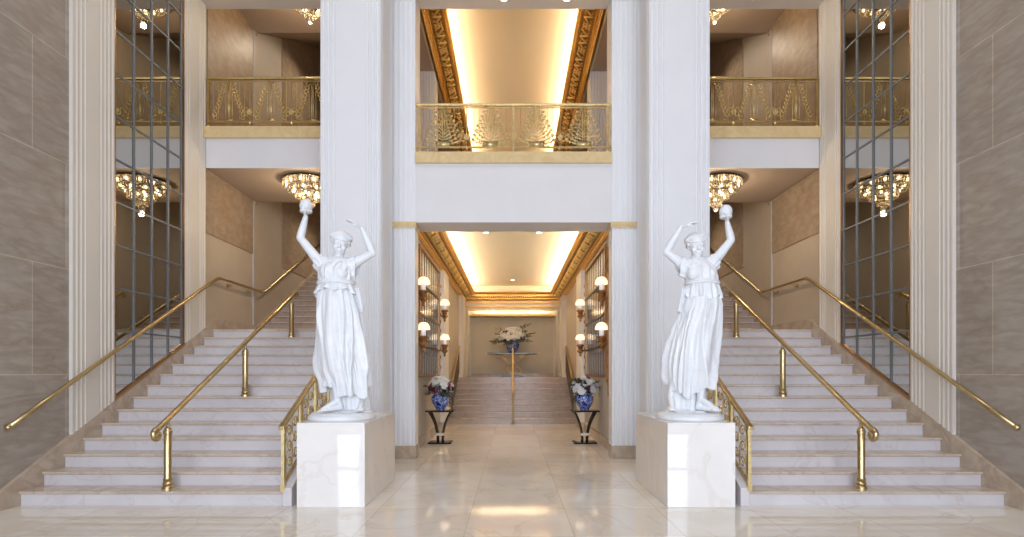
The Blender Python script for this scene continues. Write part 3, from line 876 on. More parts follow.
for s in (-1, 1):
    for y, nm in ((10.38, 'nearer'), (13.62, 'farther')):
        lab = 'double gilt wall sconce with pleated shades, the %s one on the %s corridor wall' % (nm, SIDEN[s])
        rz_ = 0 if s < 0 else PI
        loc = (s * 1.83, y, 0)
        if first:
            SCO.location = loc; SCO.rotation_euler = (0, 0, rz_); SCO['label'] = lab; first = False
        else: dup(SCO, loc, rz_, lab)
        for zc in (2.27, 3.13):
            point('sconce_light', (s * 1.68, y, zc - .02), 3.0, WARM, 0.04)

# centre handrail of the corridor steps
t = thing('corridor_handrail', 'slim brass handrail in the middle of the corridor steps', 'handrail', (0, SY0, 0))
bm = new()
ya, yb = SY0 - .05, 18.2
zr = lambda y: CR + (y - SY0) / CT * CR + .86
tube(bm, [(0.01, ya - .03, zr(ya) - .22), (0.01, ya - .06, zr(ya) - .08), (0.01, ya, zr(ya))] + [(0.01, y, zr(y)) for y in (16.5, 17.2, 17.7)] + [(0.01, yb, zr(17.9) + .02), (0.01, yb + .1, zr(17.9) - .1)], .028, 10)
obj('rail', bm, 'brass', t, smooth=True)
for y, z0 in ((SY0 - .04, 0), (16.7, 4 * CR), (17.95, CZ)):
    bm = new(); H = min(zr(y), zr(17.9)) - z0
    lathe(bm, [(.05, 0), (.05, .02), (.028, .06), (.024, .12), (.024, H - .08), (.03, H - .06), (.015, H - .01)], (.01, y, z0), 14); obj('post', bm, 'brass', t, smooth='auto')
for s in (-1, 1):
    bm = new()
    x = s * 1.76
    zz = lambda y: CR + (y - SY0) / CT * CR
    t = thing('side_stair_rail', 'dark bronze panel rail on the %s side of the corridor steps' % SIDEN[s], 'handrail', (x, SY0, 0))
    prism(bm, [(16.0, zz(16.0) + .78), (18.1, zz(18.1) + .78), (18.1, zz(18.1) + .84), (16.0, zz(16.0) + .84)], 'x', x - .025, x + .025); obj('handrail', bm, 'bronze', t)
    y = 16.0
    while y < 18.15:
        bm = new(); box(bm, x - .012, x + .012, y - .015, y + .015, zz(y) - .05, zz(y) + .8); obj('baluster', bm, 'darkwood', t); y += .15

# ------------------------------------------------------------------ downlights, with fixtures made up for the stair fill
for i, (x, y, z) in enumerate(((-0.15, 9.6, 8.0), (0.95, 9.6, 8.0), (-4.2, 9.55, 8.0), (4.2, 9.55, 8.0), (-0.6, 12.4, 4.63), (0.6, 12.4, 4.63), (-0.7, 20.1, 3.74), (0.7, 20.1, 3.74), (-4.3, 14.5, 5.90), (4.3, 14.5, 5.90), (-4.3, 13.8, 9.78), (4.3, 13.8, 9.78), (0, 18.8, 4.63))):
    wh = ('above the centre balcony, left of two', 'above the centre balcony, right of two', 'above the left balcony', 'above the right balcony', 'in the corridor tray ceiling, left of two',
          'in the corridor tray ceiling, right of two', 'under the alcove header, left of two', 'under the alcove header, right of two', 'added over the second flight on the left to brighten its wall', 'added over the second flight on the right to brighten its wall', 'added high above the left upper stairs to brighten the panels', 'added high above the right upper stairs to brighten the panels', 'in the tray ceiling near the far steps')[i]
    t = thing('ceiling_downlight', 'small round recessed downlight ' + wh, 'downlight', (x, y, z))
    bm = new(); lathe(bm, [(.075, -.002), (.075, -.012), (.055, -.014), (.055, -.004)], (x, y, z), 18); obj('ring', bm, 'white', t, smooth='auto')
    bm = new(); lathe(bm, [(.05, -.016), (.05, -.010)], (x, y, z), 18); obj('lens', bm, 'lens', t)

# ------------------------------------------------------------------ chandeliers
def make_chandelier():
    t = thing('crystal_chandelier', 'x', 'chandelier', (0, 0, 0), 'round crystal ceiling chandeliers')
    bm = new(); lathe(bm, [(.48, 0), (.49, -.03), (.46, -.04), (.10, -.05)], (0, 0, 0), 40); obj('ceiling_ring', bm, 'chrome', t, smooth='auto')
    tiers = [(.465, -.03, .12, 56), (.385, -.13, .10, 44), (.24, -.22, .13, 28), (.11, -.35, .11, 12)]
    for R, z, h, n in tiers:
        bm = new()
        for k in range(n):
            a = 2 * PI * k / n
            c = Vector((R * math.cos(a), R * math.sin(a), z))
            # faceted prism, tapered, hanging
            w2 = 2 * PI * R / n * .36
            pts = [c, c + Vector((0, 0, -h * .12)), c + Vector((-.15 * R * math.cos(a) * .2, -.15 * R * math.sin(a) * .2, -h * .85)), c + Vector((-.03 * math.cos(a), -.03 * math.sin(a), -h))]
            tube(bm, pts, 1, 4, True, [w2 * .5, w2, w2, w2 * .2])
        obj('crystal_tier', bm, 'crystal', t, kind='stuff')
        bm = new()
        pts = [(R * math.cos(2 * PI * k / 40), R * math.sin(2 * PI * k / 40), z) for k in range(41)]
        tube(bm, pts, .010, 6, False)
        pts = [((R - .03) * math.cos(2 * PI * k / 40), (R - .03) * math.sin(2 * PI * k / 40), z - h) for k in range(41)]
        tube(bm, pts, .008, 6, False)
        obj('tier_ring', bm, 'brass', t)
    bm = new()
    for R, z, n in ((.42, -.08, 12), (.30, -.18, 8), (.17, -.29, 5)):
        for k in range(n):
            a = 2 * PI * k / n
            ball(bm, (R * math.cos(a), R * math.sin(a), z), .026, 8, (1, 1, 1.3))
    obj('bulbs', bm, 'bulb', t, smooth=True)
    bm = new(); ball(bm, (0, 0, -.53), .05, 10); 
    for k in range(10):
        a = k * PI / 5
        tube(bm, [(.10 * math.cos(a), .10 * math.sin(a), -.44), (.05 * math.cos(a), .05 * math.sin(a), -.50), (.01 * math.cos(a), .01 * math.sin(a), -.52)], .008, 4)
    obj('crystal_drop', bm, 'crystal', t)
    return t
CH = make_chandelier()
spots = [((-3.88, 10.5, 5.12), 'under the left balcony'), ((3.88, 10.5, 5.12), 'under the right balcony'),
         ((-3.88, 10.55, 8.74), 'above the left balcony'), ((3.88, 10.55, 8.74), 'above the right balcony')]
for i, (p, wh) in enumerate(spots):
    lab = 'lit round tiered crystal chandelier ' + wh
    if i == 0: CH.location = p; CH['label'] = lab
    else: dup(CH, p, 0, lab)

# ------------------------------------------------------------------ plinths
PLC = {-1: -1.985, 1: 2.062}
STX = {-1: -2.016, 1: 2.096}
for s in (-1, 1):
    x = PLC[s]
    t = thing('statue_plinth', 'polished marble block plinth under the %s statue' % SIDEN[s], 'plinth', (x, 6.85, 0))
    bm = new(); box(bm, x - .371, x + .371, 6.0, 7.55, 0, .925); obj('block', bm, 'plinth', t, bevel=.006)

# ------------------------------------------------------------------ statues
def apply_mods(o):
    dg = bpy.context.evaluated_depsgraph_get()
    me = bpy.data.meshes.new_from_object(o.evaluated_get(dg))
    old = o.data
    o.modifiers.clear(); o.data = me
    for p in me.polygons: p.use_smooth = True
def hand(bm, wrist, d, n, sc, curl, spread=0.16, thumbside=1):
    """palm from wrist along d, palm normal n (towards what it holds)"""
    d = Vector(d).normalized(); n = Vector(n); n = (n - d * n.dot(d)).normalized(); u = d.cross(n) * thumbside
    w = Vector(wrist)
    P = w + d * .105 * sc
    for q in (-.030, -.010, .010, .030):
        capsule(bm, w + d * .02 * sc + u * q * .6 * sc, P + u * q * sc, .016 * sc, .0145 * sc, 8)
    lens = (.080, .092, .087, .068)
    for i, q in enumerate((.034, .011, -.012, -.033)):
        L = lens[i] * sc
        b = P + u * q * sc
        dd = (d + u * q * spread * 12).normalized()
        c1 = curl * (.8 + .15 * i)
        def turn(v, a): return (v * math.cos(a) + n * math.sin(a)).normalized()
        p1 = b + turn(dd, c1 * .5) * L * .45
        p2 = p1 + turn(dd, c1 * 1.1) * L * .32
        p3 = p2 + turn(dd, c1 * 1.7) * L * .23
        capsule(bm, b, p1, .0125 * sc, .0112 * sc, 8); capsule(bm, p1, p2, .0112 * sc, .010 * sc, 8); capsule(bm, p2, p3, .010 * sc, .008 * sc, 8)
    tb = w + d * .035 * sc + u * .034 * sc
    t1 = tb + (d * .6 + u * .75 + n * .35).normalized() * .05 * sc
    t2 = t1 + (d * .85 + u * .25 + n * (.2 + curl * .5)).normalized() * .042 * sc
    capsule(bm, w + d * .02 * sc + u * .015 * sc, tb, .018 * sc, .017 * sc, 8); capsule(bm, tb, t1, .016 * sc, .0135 * sc, 8); capsule(bm, t1, t2, .0135 * sc, .010 * sc, 8)

def statue(s, loc, J, prof, label):
    t = thing('marble_statue', label, 'statue', loc)
    V = lambda p: Vector(p)
    sc = 1.22
    # ---------------- body (one continuous surface)
    bm = new()
    hd = V(J['head']); nk = V(J['neck'])
    sA, eA, wA = V(J['shA']), V(J['elA']), V(J['wrA'])     # raised arm with orb
    sB, eB, wB = V(J['shB']), V(J['elB']), V(J['wrB'])     # bent arm
    wst = V(J['waist'])
    ch = (sA + sB) / 2 + V((0, 0, -.12))
    # torso
    ball(bm, ch + V((0, 0, .02)), .2, 24, (.88, .60, .95)); ball(bm, lerp(ch, wst, .5), .17, 20, (.9, .62, 1.1)); ball(bm, wst, .15, 20, (1, .72, 1))
    capsule(bm, ch + V((0, .0, .10)), nk + V((0, 0, .02)), .10, .062, 16)
    capsule(bm, nk, hd + V((0, .01, -.03)), .062, .060, 16)
    capsule(bm, sA, nk + V((0, 0, -.05)), .068, .062); capsule(bm, sB, nk + V((0, 0, -.05)), .068, .062)
    capsule(bm, sA, ch, .07, .11); capsule(bm, sB, ch, .07, .11)
    for q in (-.085, .085): ball(bm, ch + V((q, -.09, -.03)), .078, 16)
    # arms
    capsule(bm, sA, eA, .064, .044); capsule(bm, lerp(sA, eA, .35), lerp(sA, eA, .7), .056, .050)
    capsule(bm, eA, lerp(eA, wA, .3), .044, .046); capsule(bm, lerp(eA, wA, .3), wA, .046, .030)
    capsule(bm, sB, eB, .064, .044); capsule(bm, lerp(sB, eB, .35), lerp(sB, eB, .7), .056, .050)
    capsule(bm, eB, lerp(eB, wB, .3), .044, .046); capsule(bm, lerp(eB, wB, .3), wB, .046, .030)
    # head: yaw and tilt
    R = Euler((math.radians(J['nod']), math.radians(J['tilt']), math.radians(J['yaw']))).to_matrix()
    def h(x, y, z): return hd + R @ V((x, y, z)) * 1.0
    def hb(c, r, sc3, seg=14): ball(bm, h(*c), r, seg, sc3, Euler(R.to_euler()))
    hb((0, .015, .035), .112, (.92, 1.08, 1.0), 24)       # cranium
    hb((0, -.035, -.035), .085, (.88, .86, 1.12), 20)     # face
    hb((0, -.062, -.105), .036, (1.1, .9, .8))            # chin
    hb((0, -.03, -.085), .062, (1.0, 1.0, .7))            # jaw
    capsule(bm, h(0, -.104, .012), h(0, -.130, -.036), .010, .0165, 10)   # nose
    for q in (-1, 1):
        capsule(bm, h(q * .015, -.103, .018), h(q * .058, -.088, .016), .012, .010, 8)    # brow
        hb((q * .034, -.092, -.006), .0165, (1.2, .6, .7), 10)        # eye
        hb((q * .045, -.078, -.045), .030, (1, .8, .9), 12)        # cheek
        hb((q * .013, -.126, -.040), .010, (1, 1, .8), 8)
        capsule(bm, h(q * .098, .01, .012), h(q * .094, .0, -.03), .016, .010, 8)  # ear
    capsule(bm, h(-.020, -.106, -.066), h(.020, -.106, -.066), .0095, .0095, 8)
    capsule(bm, h(-.015, -.103, -.080), h(.015, -.103, -.080), .010, .010, 8)
    # hands
    hand(bm, wA, V(J['orb']) - wA + V((0, 0, .02)), J['nA'], sc * .90, .40, thumbside=J['thA'])
    hand(bm, wB, V(J['tipB']) - wB, J['nB'], sc * .86, .30, thumbside=J['thB'])
    # legs and feet under the robe
    for hip, kn, an, toe in J['legs']:
        hip, kn, an, toe = V(hip), V(kn), V(an), V(toe)
        capsule(bm, hip, kn, .12, .078); capsule(bm, kn, lerp(kn, an, .35), .075, .07); capsule(bm, lerp(kn, an, .35), an, .068, .040)
        heel = an + (an - toe).normalized() * .035; heel.z = toe.z + .02
        capsule(bm, an, heel, .040, .036); capsule(bm, an, lerp(an, toe, .55), .040, .036); capsule(bm, lerp(an, toe, .5) , toe, .036, .028)
        capsule(bm, heel, toe, .034, .034)
        fd = (toe - heel); fd.z = 0; fd.normalize(); sd = Vector((-fd.y, fd.x, 0))
        for i, q in enumerate((-.034, -.016, 0, .016, .034)):
            r_ = .018 if (i == (0 if J['big'] > 0 else 4)) else .0135
            b0 = toe + sd * q
            capsule(bm, b0 - fd * .03, b0 + fd * (.05 - abs(q) * .5) + V((0, 0, -.010)), .018, r_, 8)
    capsule(bm, wst, (V(J['legs'][0][0]) + V(J['legs'][1][0])) / 2, .15, .19)
    body = obj('body', bm, 'statue', t, loc0=False)
    m = body.modifiers.new('r', 'REMESH'); m.mode = 'VOXEL'; m.voxel_size = 0.0075
    m = body.modifiers.new('s', 'SMOOTH'); m.factor = .5; m.iterations = 3
    apply_mods(body)
    # ---------------- hair
    bm = new()
    ball(bm, h(0, .035, .055), .118, 24, (.98, 1.02, .88), Euler(R.to_euler()))
    for k in range(26):                                 # wavy locks swept back from the brow
        a = PI * (k + .5) / 26
        x = -math.cos(a)
        p = [h(x * .098, -.070 + .045 * abs(x) ** 2, .052 + .045 * math.sin(a)), h(x * .118, -.01, .062 + .06 * math.sin(a)), h(x * .112, .06, .045 + .06 * math.sin(a)), h(x * .05, .13, .015)]
        tube(bm, [p[0], p[0].lerp(p[1], .5) + V((0, 0, .010)), p[1], p[1].lerp(p[2], .5) + V((0, 0, .012)), p[2], p[3]], .017, 7, True, [.012, .019, .016, .019, .017, .01])
    for q in (-1, 1):
        for k in range(4): ball(bm, h(q * .088, -.02 + .03 * k, .03 - .010 * k), .030, 10)
    for k in range(9):                                  # knot
        a = k * 2 * PI / 9
        ball(bm, h(.045 * math.cos(a), .15 + .02 * math.sin(2 * a), .01 + .045 * math.sin(a)), .035, 10)
    ball(bm, h(0, .165, .01), .05, 12)
    hair = obj('hair', bm, 'statue', t, loc0=False)
    m = hair.modifiers.new('r', 'REMESH'); m.mode = 'VOXEL'; m.voxel_size = 0.0065
    m = hair.modifiers.new('s', 'SMOOTH'); m.factor = .5; m.iterations = 1
    apply_mods(hair)
    bm = new()                                           # head band
    pts = []
    for k in range(33):
        a = 2 * PI * k / 32
        pts.append(h(.122 * math.cos(a), .02 + .128 * math.sin(a), .072 + .03 * math.sin(a) ))
    tube(bm, pts, .011, 8, False); obj('head_band', bm, 'statue', t, smooth=True, loc0=False)
    # ---------------- skirt
    def ip(tab, z):
        for a, b in zip(tab, tab[1:]):
            if a[0] <= z <= b[0]:
                u = (z - a[0]) / (b[0] - a[0]); u = u * u * (3 - 2 * u) * .35 + u * .65
                return [lerp(p, q, u) for p, q in zip(a[1:], b[1:])]
        return tab[0][1:] if z < tab[0][0] else tab[-1][1:]
    rnd = random.Random(11 + s)
    NZ, NA = 130, 240
    zb, zt = prof['skirt'][0][0], prof['skirt'][-1][0]
    folds = []
    for k in range(15):
        folds.append((2 * PI * k / 15 + rnd.uniform(-.16, .16), rnd.uniform(.08, .19), rnd.uniform(.4, 1.35), rnd.uniform(-.4, .4)))
    bm = new(); rows = []
    for i in range(NZ + 1):
        v = i / NZ
        z = lerp(zb, zt, v)
        cx, hx, cy, hy = ip(prof['skirt'], z)
        row = []
        for j in range(NA):
            a = 2 * PI * j / NA
            amp = .052 * (1 - v) ** .8 + .012
            f = 0
            for c, wd_, am, sw in folds:
                cc = c + s * (-(1 - v) * .95 * (0.4 + .6 * math.sin(c))) + sw * (1 - v) + .08 * math.sin(v * 6 + c * 3)
                dlt = (a - cc + PI) % (2 * PI) - PI
                f += am * math.exp(-(dlt / wd_) ** 2)
            f = (f - .55)
            fine = .10 * math.sin(a * 31 + 5 * v + 2 * math.sin(v * 9 + a * 2)) + .16 * math.sin(a * 13 - s * 6 * v)
            # a leg pressing through the cloth keeps folds shallow there
            kx, kz = prof['knee']
            px = cx + hx * math.cos(a)
            press = math.exp(-((px - kx) / .12) ** 2 - ((z - kz - .08) / .42) ** 2) if math.sin(a) < 0 else 0
            rr = 1 + (amp * (f + fine) * (1 - .85 * press)) / .22
            yy = cy + hy * math.sin(a) * rr - .075 * press
            xx = cx + hx * math.cos(a) * rr
            zz = z
            if v < .12:     # uneven hem
                zz += (.12 - v) / .12 * (.055 * math.sin(a * 2 + prof['hemph']) + .03 * math.sin(a * 5 + 1) + .015 * math.sin(a * 11))
            row.append(bm.verts.new((xx, yy, zz)))
        rows.append(row)
    for A, B in zip(rows, rows[1:]):
        for j in range(NA): bm.faces.new((A[j], A[(j + 1) % NA], B[(j + 1) % NA], B[j]))
    sk = obj('skirt', bm, 'statue', t, smooth=True, loc0=False)
    m = sk.modifiers.new('so', 'SOLIDIFY'); m.thickness = .018; m.offset = -1
    # ---------------- bodice with overfold and shoulder drapes
    bm = new(); rows = []
    NZ = 80
    tab = prof['bodice']
    zb, zt = tab[0][0], tab[-1][0]
    for i in range(NZ + 1):
        v = i / NZ; z = lerp(zb, zt, v)
        cx, hx, cy, hy = ip(tab, z)
        row = []
        for j in range(200):
            a = 2 * PI * j / 200
            k1 = math.exp(-((z - prof['belt']) / .045) ** 2)
            low = max(0, (prof['belt'] - z) / .2)
            f = (.010 * low + .006) * (math.sin(a * 13 + 2 * math.sin(z * 9)) + .5 * math.sin(a * 23 + 1.3)) * (1 - .5 * k1)
            # V-shaped folds from shoulders to breastbone
            up = max(0, (z - prof['belt']) / .3)
            if math.sin(a) < 0: f += .009 * up * math.sin(26 * (z - .9 * abs(math.cos(a)) * .3) * 1.6)
            bust = 0
            if math.sin(a) < 0:
                for q in (-.085, .085): bust += .035 * math.exp(-((hx * math.cos(a) - q) / .06) ** 2 - ((z - prof['bust']) / .07) ** 2)
            xx = cx + (hx + f) * math.cos(a)
            yy = cy + (hy + f) * math.sin(a) - bust
            zz = z
            if v < .3: zz += (.3 - v) / .3 * (.05 * math.sin(a + prof['dropph']) + .018 * math.sin(a * 6 + 1) + .01 * math.sin(a * 13))
            row.append(bm.verts.new((xx, yy, zz)))
        rows.append(row)
    for A, B in zip(rows, rows[1:]):
        for j in range(200): bm.faces.new((A[j], A[(j + 1) % 200], B[(j + 1) % 200], B[j]))
    bd = obj('bodice', bm, 'statue', t, smooth=True, loc0=False)
    m = bd.modifiers.new('so', 'SOLIDIFY'); m.thickness = .014; m.offset = -1
    bm = new()
    pts = []
    cx, hx, cy, hy = ip(tab, prof['belt'])
    for k in range(49):
        a = 2 * PI * k / 48
        pts.append((cx + (hx + .010) * math.cos(a), cy + (hy + .010) * math.sin(a), prof['belt'] + .006 * math.sin(3 * a)))
    tube(bm, pts, .016, 8, False); tube(bm, [(p[0], p[1], p[2] + .022) for p in pts], .010, 8, False)
    obj('belt', bm, 'statue', t, smooth=True, loc0=False)
    # shoulder drapes: short gathered sleeves falling from both shoulders
    for S, E, side in ((sA, eA, 1), (sB, eB, -1)):
        d = (E - S).normalized()
        ox = 1 if S.x > cx else -1
        bm = new(); rows = []
        u = d.cross(Vector((0, 1, 0))).normalized(); w2 = u.cross(d).normalized()
        for i in range(26):
            v = i / 25
            c = S - d * .07 + d * .12 * v + Vector((-ox * .03 * (1 - v), 0, -.02 * (1 - v)))
            row = []
            for j in range(72):
                a = 2 * PI * j / 72
                rad = lerp(.086, .074, v) + .005 * math.sin(11 * a + side) * (.3 + v)
                p = c + (u * math.cos(a) + w2 * math.sin(a)) * rad
                down = max(0, (c.z - p.z) / rad)
                p.z -= .17 * down ** 2 * (.4 + .6 * v)
                p.x -= ox * .065 * down ** 2 * (.3 + .7 * v)
                row.append(bm.verts.new(p))
            rows.append(row)
        for A, B in zip(rows, rows[1:]):
            for j in range(72): bm.faces.new((A[j], A[(j + 1) % 72], B[(j + 1) % 72], B[j]))
        sl = obj('sleeve', bm, 'statue', t, smooth=True, loc0=False)
        m = sl.modifiers.new('so', 'SOLIDIFY'); m.thickness = .012
    # loose cloth corner falling from the waist on the bent arm's side
    bm = new(); rows = []
    fx, fz, fo = prof['fall']
    for i in range(24):
        v = i / 23; row = []
        for j in range(28):
            u_ = j / 27
            x = fx + fo * (.02 + .075 * v) * 1.0 + fo * (u_ - .5) * (.13 - .05 * v)
            y_ = -.02 - .10 * (u_ - .5) * 2 * .7 + .018 * math.sin(u_ * 17) * (.4 + v)
            row.append(bm.verts.new((x, y_, fz - .26 * v - .03 * math.sin(u_ * PI) * v)))
        rows.append(row)
    for A, B in zip(rows, rows[1:]):
        for j in range(27): bm.faces.new((A[j], A[j + 1], B[j + 1], B[j]))
    fl = obj('drape_end', bm, 'statue', t, smooth=True, loc0=False)
    m = fl.modifiers.new('so', 'SOLIDIFY'); m.thickness = .022
    # ---------------- orb, base, support
    bm = new(); ob = V(J['orb']); ball(bm, ob + V((0, 0, .015)), .074, 20, (1, 1, 1.1)); lathe(bm, [(.062, -.062), (.070, -.055), (.070, -.030), (.062, -.026)], ob, 20)
    obj('orb', bm, 'statue', t, smooth=True, loc0=False)
    bm = new(); lathe(bm, [(.372, 0), (.382, .012), (.382, .035), (.374, .05), (.36, .056), (.345, .075), (.33, .08), (.0, .082)], (0, 0, 0), 48)
    obj('base', bm, 'statue', t, smooth='auto', loc0=False)
    bm = new()
    tr = J['trunk']
    # trailing back folds of the robe down to the base
    for k in range(13):
        a = 2 * PI * k / 13
        bx, by = .03 + tr[0] * .35 + .20 * math.cos(a), .10 + .11 * math.sin(a)
        capsule(bm, (bx, by, .08), (bx * .85, by * .9, .60), .048, .05, 10)
    box(bm, .03 + tr[0] * .35 - .15, .03 + tr[0] * .35 + .15, .03, .17, .06, .55)
    # rocky mound under the feet
    for k in range(14):
        a = k * 2.4; r_ = .04 + .018 * k
        ball(bm, (r_ * math.cos(a), .08 + r_ * math.sin(a) * .7, .085), .07, 8, (1.3, 1.1, .32))
    sp = obj('support', bm, 'statue', t, loc0=False)
    m = sp.modifiers.new('r', 'REMESH'); m.mode = 'VOXEL'; m.voxel_size = 0.012
    m = sp.modifiers.new('s', 'SMOOTH'); m.factor = .5; m.iterations = 3
    apply_mods(sp)
    return t

JL = dict(orb=(-.405, -.05, 2.485), wrA=(-.418, -.03, 2.375), elA=(-.485, -.02, 2.136), shA=(-.27, 0, 1.86),
          neck=(-.045, 0, 1.90), head=(-.010, -.02, 2.07), shB=(.14, 0, 1.84), elB=(.375, -.04, 1.955), wrB=(.262, -.08, 2.225), tipB=(.116, -.10, 2.33),
          waist=(-.07, 0, 1.55), nod=12, tilt=8, yaw=14, nA=(.9, 0, .3), nB=(-.5, 0, -.9), thA=-1, thB=1, big=1,
          legs=[((-.10, 0, 1.30), (-.05, -.12, .72), (-.015, -.10, .22), (-.15, -.20, .125)), ((.08, .02, 1.30), (.16, .02, .72), (.235, .04, .23), (.245, -.10, .125))],
          trunk=(.12, .12))
PL = dict(skirt=[(.31, .07, .245, .03, .17), (.42, .06, .25, .02, .185), (.58, .035, .285, .01, .20), (.9, .005, .280, 0, .20), (1.2, -.03, .262, 0, .19), (1.43, -.055, .235, 0, .175), (1.60, -.07, .175, 0, .13)],
          bodice=[(1.46, -.062, .262, 0, .18), (1.50, -.06, .24, 0, .185), (1.55, -.062, .225, 0, .17), (1.60, -.066, .205, 0, .15), (1.66, -.07, .205, 0, .155), (1.76, -.07, .212, 0, .15), (1.82, -.065, .200, 0, .125), (1.855, -.06, .15, .01, .10), (1.865, -.055, .12, .02, .09)],
          belt=1.60, bust=1.73, knee=(-.08, .75), hemph=.6, dropph=PI, fall=(.15, 1.54, 1))
JR = dict(orb=(.405, -.05, 2.42), wrA=(.430, -.03, 2.31), elA=(.480, -.02, 2.108), shA=(.285, 0, 1.86),
          neck=(.088, 0, 1.885), head=(.072, -.02, 2.045), shB=(-.095, 0, 1.83), elB=(-.29, -.04, 1.965), wrB=(-.135, -.08, 2.235), tipB=(.045, -.10, 2.315),
          waist=(.145, 0, 1.55), nod=12, tilt=-6, yaw=-8, nA=(-.9, 0, .3), nB=(.5, 0, -.9), thA=1, thB=-1, big=-1,
          legs=[((.15, 0, 1.30), (.10, -.10, .72), (.10, -.08, .24), (.24, -.20, .125)), ((.02, .02, 1.30), (-.12, .02, .72), (-.215, .04, .27), (-.235, -.10, .125))],
          trunk=(-.10, .12))
PR = dict(skirt=[(.33, .0, .24, .03, .17), (.45, .0, .262, .02, .185), (.60, .0, .275, .01, .20), (.73, .005, .275, 0, .20), (.9, .035, .268, 0, .20), (1.04, .065, .258, 0, .20), (1.2, .11, .235, 0, .19), (1.345, .145, .215, 0, .18), (1.60, .15, .165, 0, .13)],
          bodice=[(1.46, .148, .228, 0, .175), (1.50, .147, .213, 0, .18), (1.55, .146, .20, 0, .165), (1.60, .143, .185, 0, .15), (1.66, .135, .19, 0, .155), (1.76, .11, .20, 0, .15), (1.81, .097, .19, 0, .125), (1.845, .092, .15, .01, .10), (1.855, .09, .12, .02, .09)],
          belt=1.60, bust=1.72, knee=(.12, .75), hemph=2.4, dropph=0, fall=(-.04, 1.54, -1))
statue(-1, (STX[-1], 6.50, .925), JL, PL, 'left white marble statue of a robed woman raising an orb, standing on its plinth')
statue(1, (STX[1], 6.50, .925), JR, PR, 'right white marble statue of a robed woman raising an orb, standing on its plinth')

# ------------------------------------------------------------------ pedestal tables, vases, flowers
def pedestal_table(x, y, label):
    t = thing('pedestal_table', label, 'table', (x, y, 0), 'black pedestal tables in the corridor')
    bm = new(); box(bm, x - .29, x + .29, y - .20, y + .20, .655, .69); obj('tabletop', bm, 'black', t, bevel=.006)
    bm = new(); box(bm, x - .24, x + .24, y - .18, y + .18, 0, .035); obj('base', bm, 'black', t, bevel=.006)
    for sx in (-1, 1):
        for sy in (-1, 1):
            bm = new()
            pts = [(x + sx * lerp(.05, .22, u ** 2.2), y + sy * lerp(.05, .13, u ** 2), .03 + .625 * u) for u in [k / 10 for k in range(11)]]
            for a, b in zip(pts, pts[1:]):
                pass
            tube(bm, pts, .022, 6); obj('leg', bm, 'black' if sy < 0 else 'chrome', t, smooth='auto')
    bm = new(); box(bm, x - .085, x + .085, y - .085, y + .085, .16, .22); obj('collar', bm, 'pewter', t, bevel=.008)
    return t
def vase(x, y, z, sc, label):
    bm = new()
    pr = [(.07, 0), (.075, .01), (.085, .03), (.12, .08), (.15, .15), (.16, .20), (.15, .245), (.115, .275), (.10, .285), (.105, .31), (.09, .312), (.085, .28), (.02, .10)]
    lathe(bm, [(a * sc, b * sc) for a, b in pr], (0, 0, 0), 32)
    o = obj('porcelain_vase', bm, 'porcelain', smooth='auto'); o.location = (x, y, z)
    return tag(o, label, 'vase')
def petals(bm, n, r, cup, lay):
    for L in range(lay):
        for k in range(n):
            a = 2 * PI * k / n + L * .5
            e = cup + L * .42
            d = Vector((math.cos(a) * math.cos(e), math.sin(a) * math.cos(e), math.sin(e)))
            q = Vector((-math.sin(a), math.cos(a), 0))
            up = d.cross(q)
            rr = r * (1 - .2 * L)
            rows = []
            for i, (f, wv) in enumerate(((0.1, .12), (.45, .42), (.8, .46), (1.0, .2))):
                rows.append([bm.verts.new(d * rr * f + q * rr * wv * u + up * rr * (-.22 * abs(u) + -.25 * (f - .5) ** 2)) for u in (-1, 0, 1)])
            for A, B in zip(rows, rows[1:]):
                for i in range(2): bm.faces.new((A[i], A[i + 1], B[i + 1], B[i]))
    ball(bm, (0, 0, r * .2), r * .3, 8)
def petal_mesh(mat, n, r, cup, lay):
    bm = new(); petals(bm, n, r, cup, lay)
    me = bpy.data.meshes.new('bloom'); bm.to_mesh(me); bm.free(); me.materials.append(M[mat])
    for p in me.polygons: p.use_smooth = True
    return me
BL = {'w': petal_mesh('petalw', 7, .075, .15, 3), 'p': petal_mesh('petalp', 7, .058, .3, 3), 'k': petal_mesh('petalk', 6, .05, .2, 3)}
def sprig_mesh(mat, L, n, droop, lw):
    bm = new()
    pts = [Vector((L * u, 0, L * .45 * u - droop * u * u)) for u in [k / 8 for k in range(9)]]
    tube(bm, pts, .0035, 5)
    rnd = random.Random(n)
    for k in range(n):
        u = .25 + .75 * k / n
        i = min(7, int(u * 8)); p = pts[i].lerp(pts[i + 1], u * 8 - i)
        for sgn in (-1, 1):
            d = Vector((.5, sgn * .9, rnd.uniform(-.3, .6))).normalized(); q = d.cross(Vector((0, 0, 1))).normalized()
            l = lw * rnd.uniform(.8, 1.3)
            vs = [bm.verts.new(p), bm.verts.new(p + d * l * .5 + q * l * .22), bm.verts.new(p + d * l), bm.verts.new(p + d * l * .5 - q * l * .22)]
            bm.faces.new(vs)
    me = bpy.data.meshes.new('sprig'); bm.to_mesh(me); bm.free(); me.materials.append(M[mat])
    return me
SP = {'leaf': sprig_mesh('leaf', .30, 8, .10, .075), 'berry': sprig_mesh('berry', .50, 12, .16, .06)}
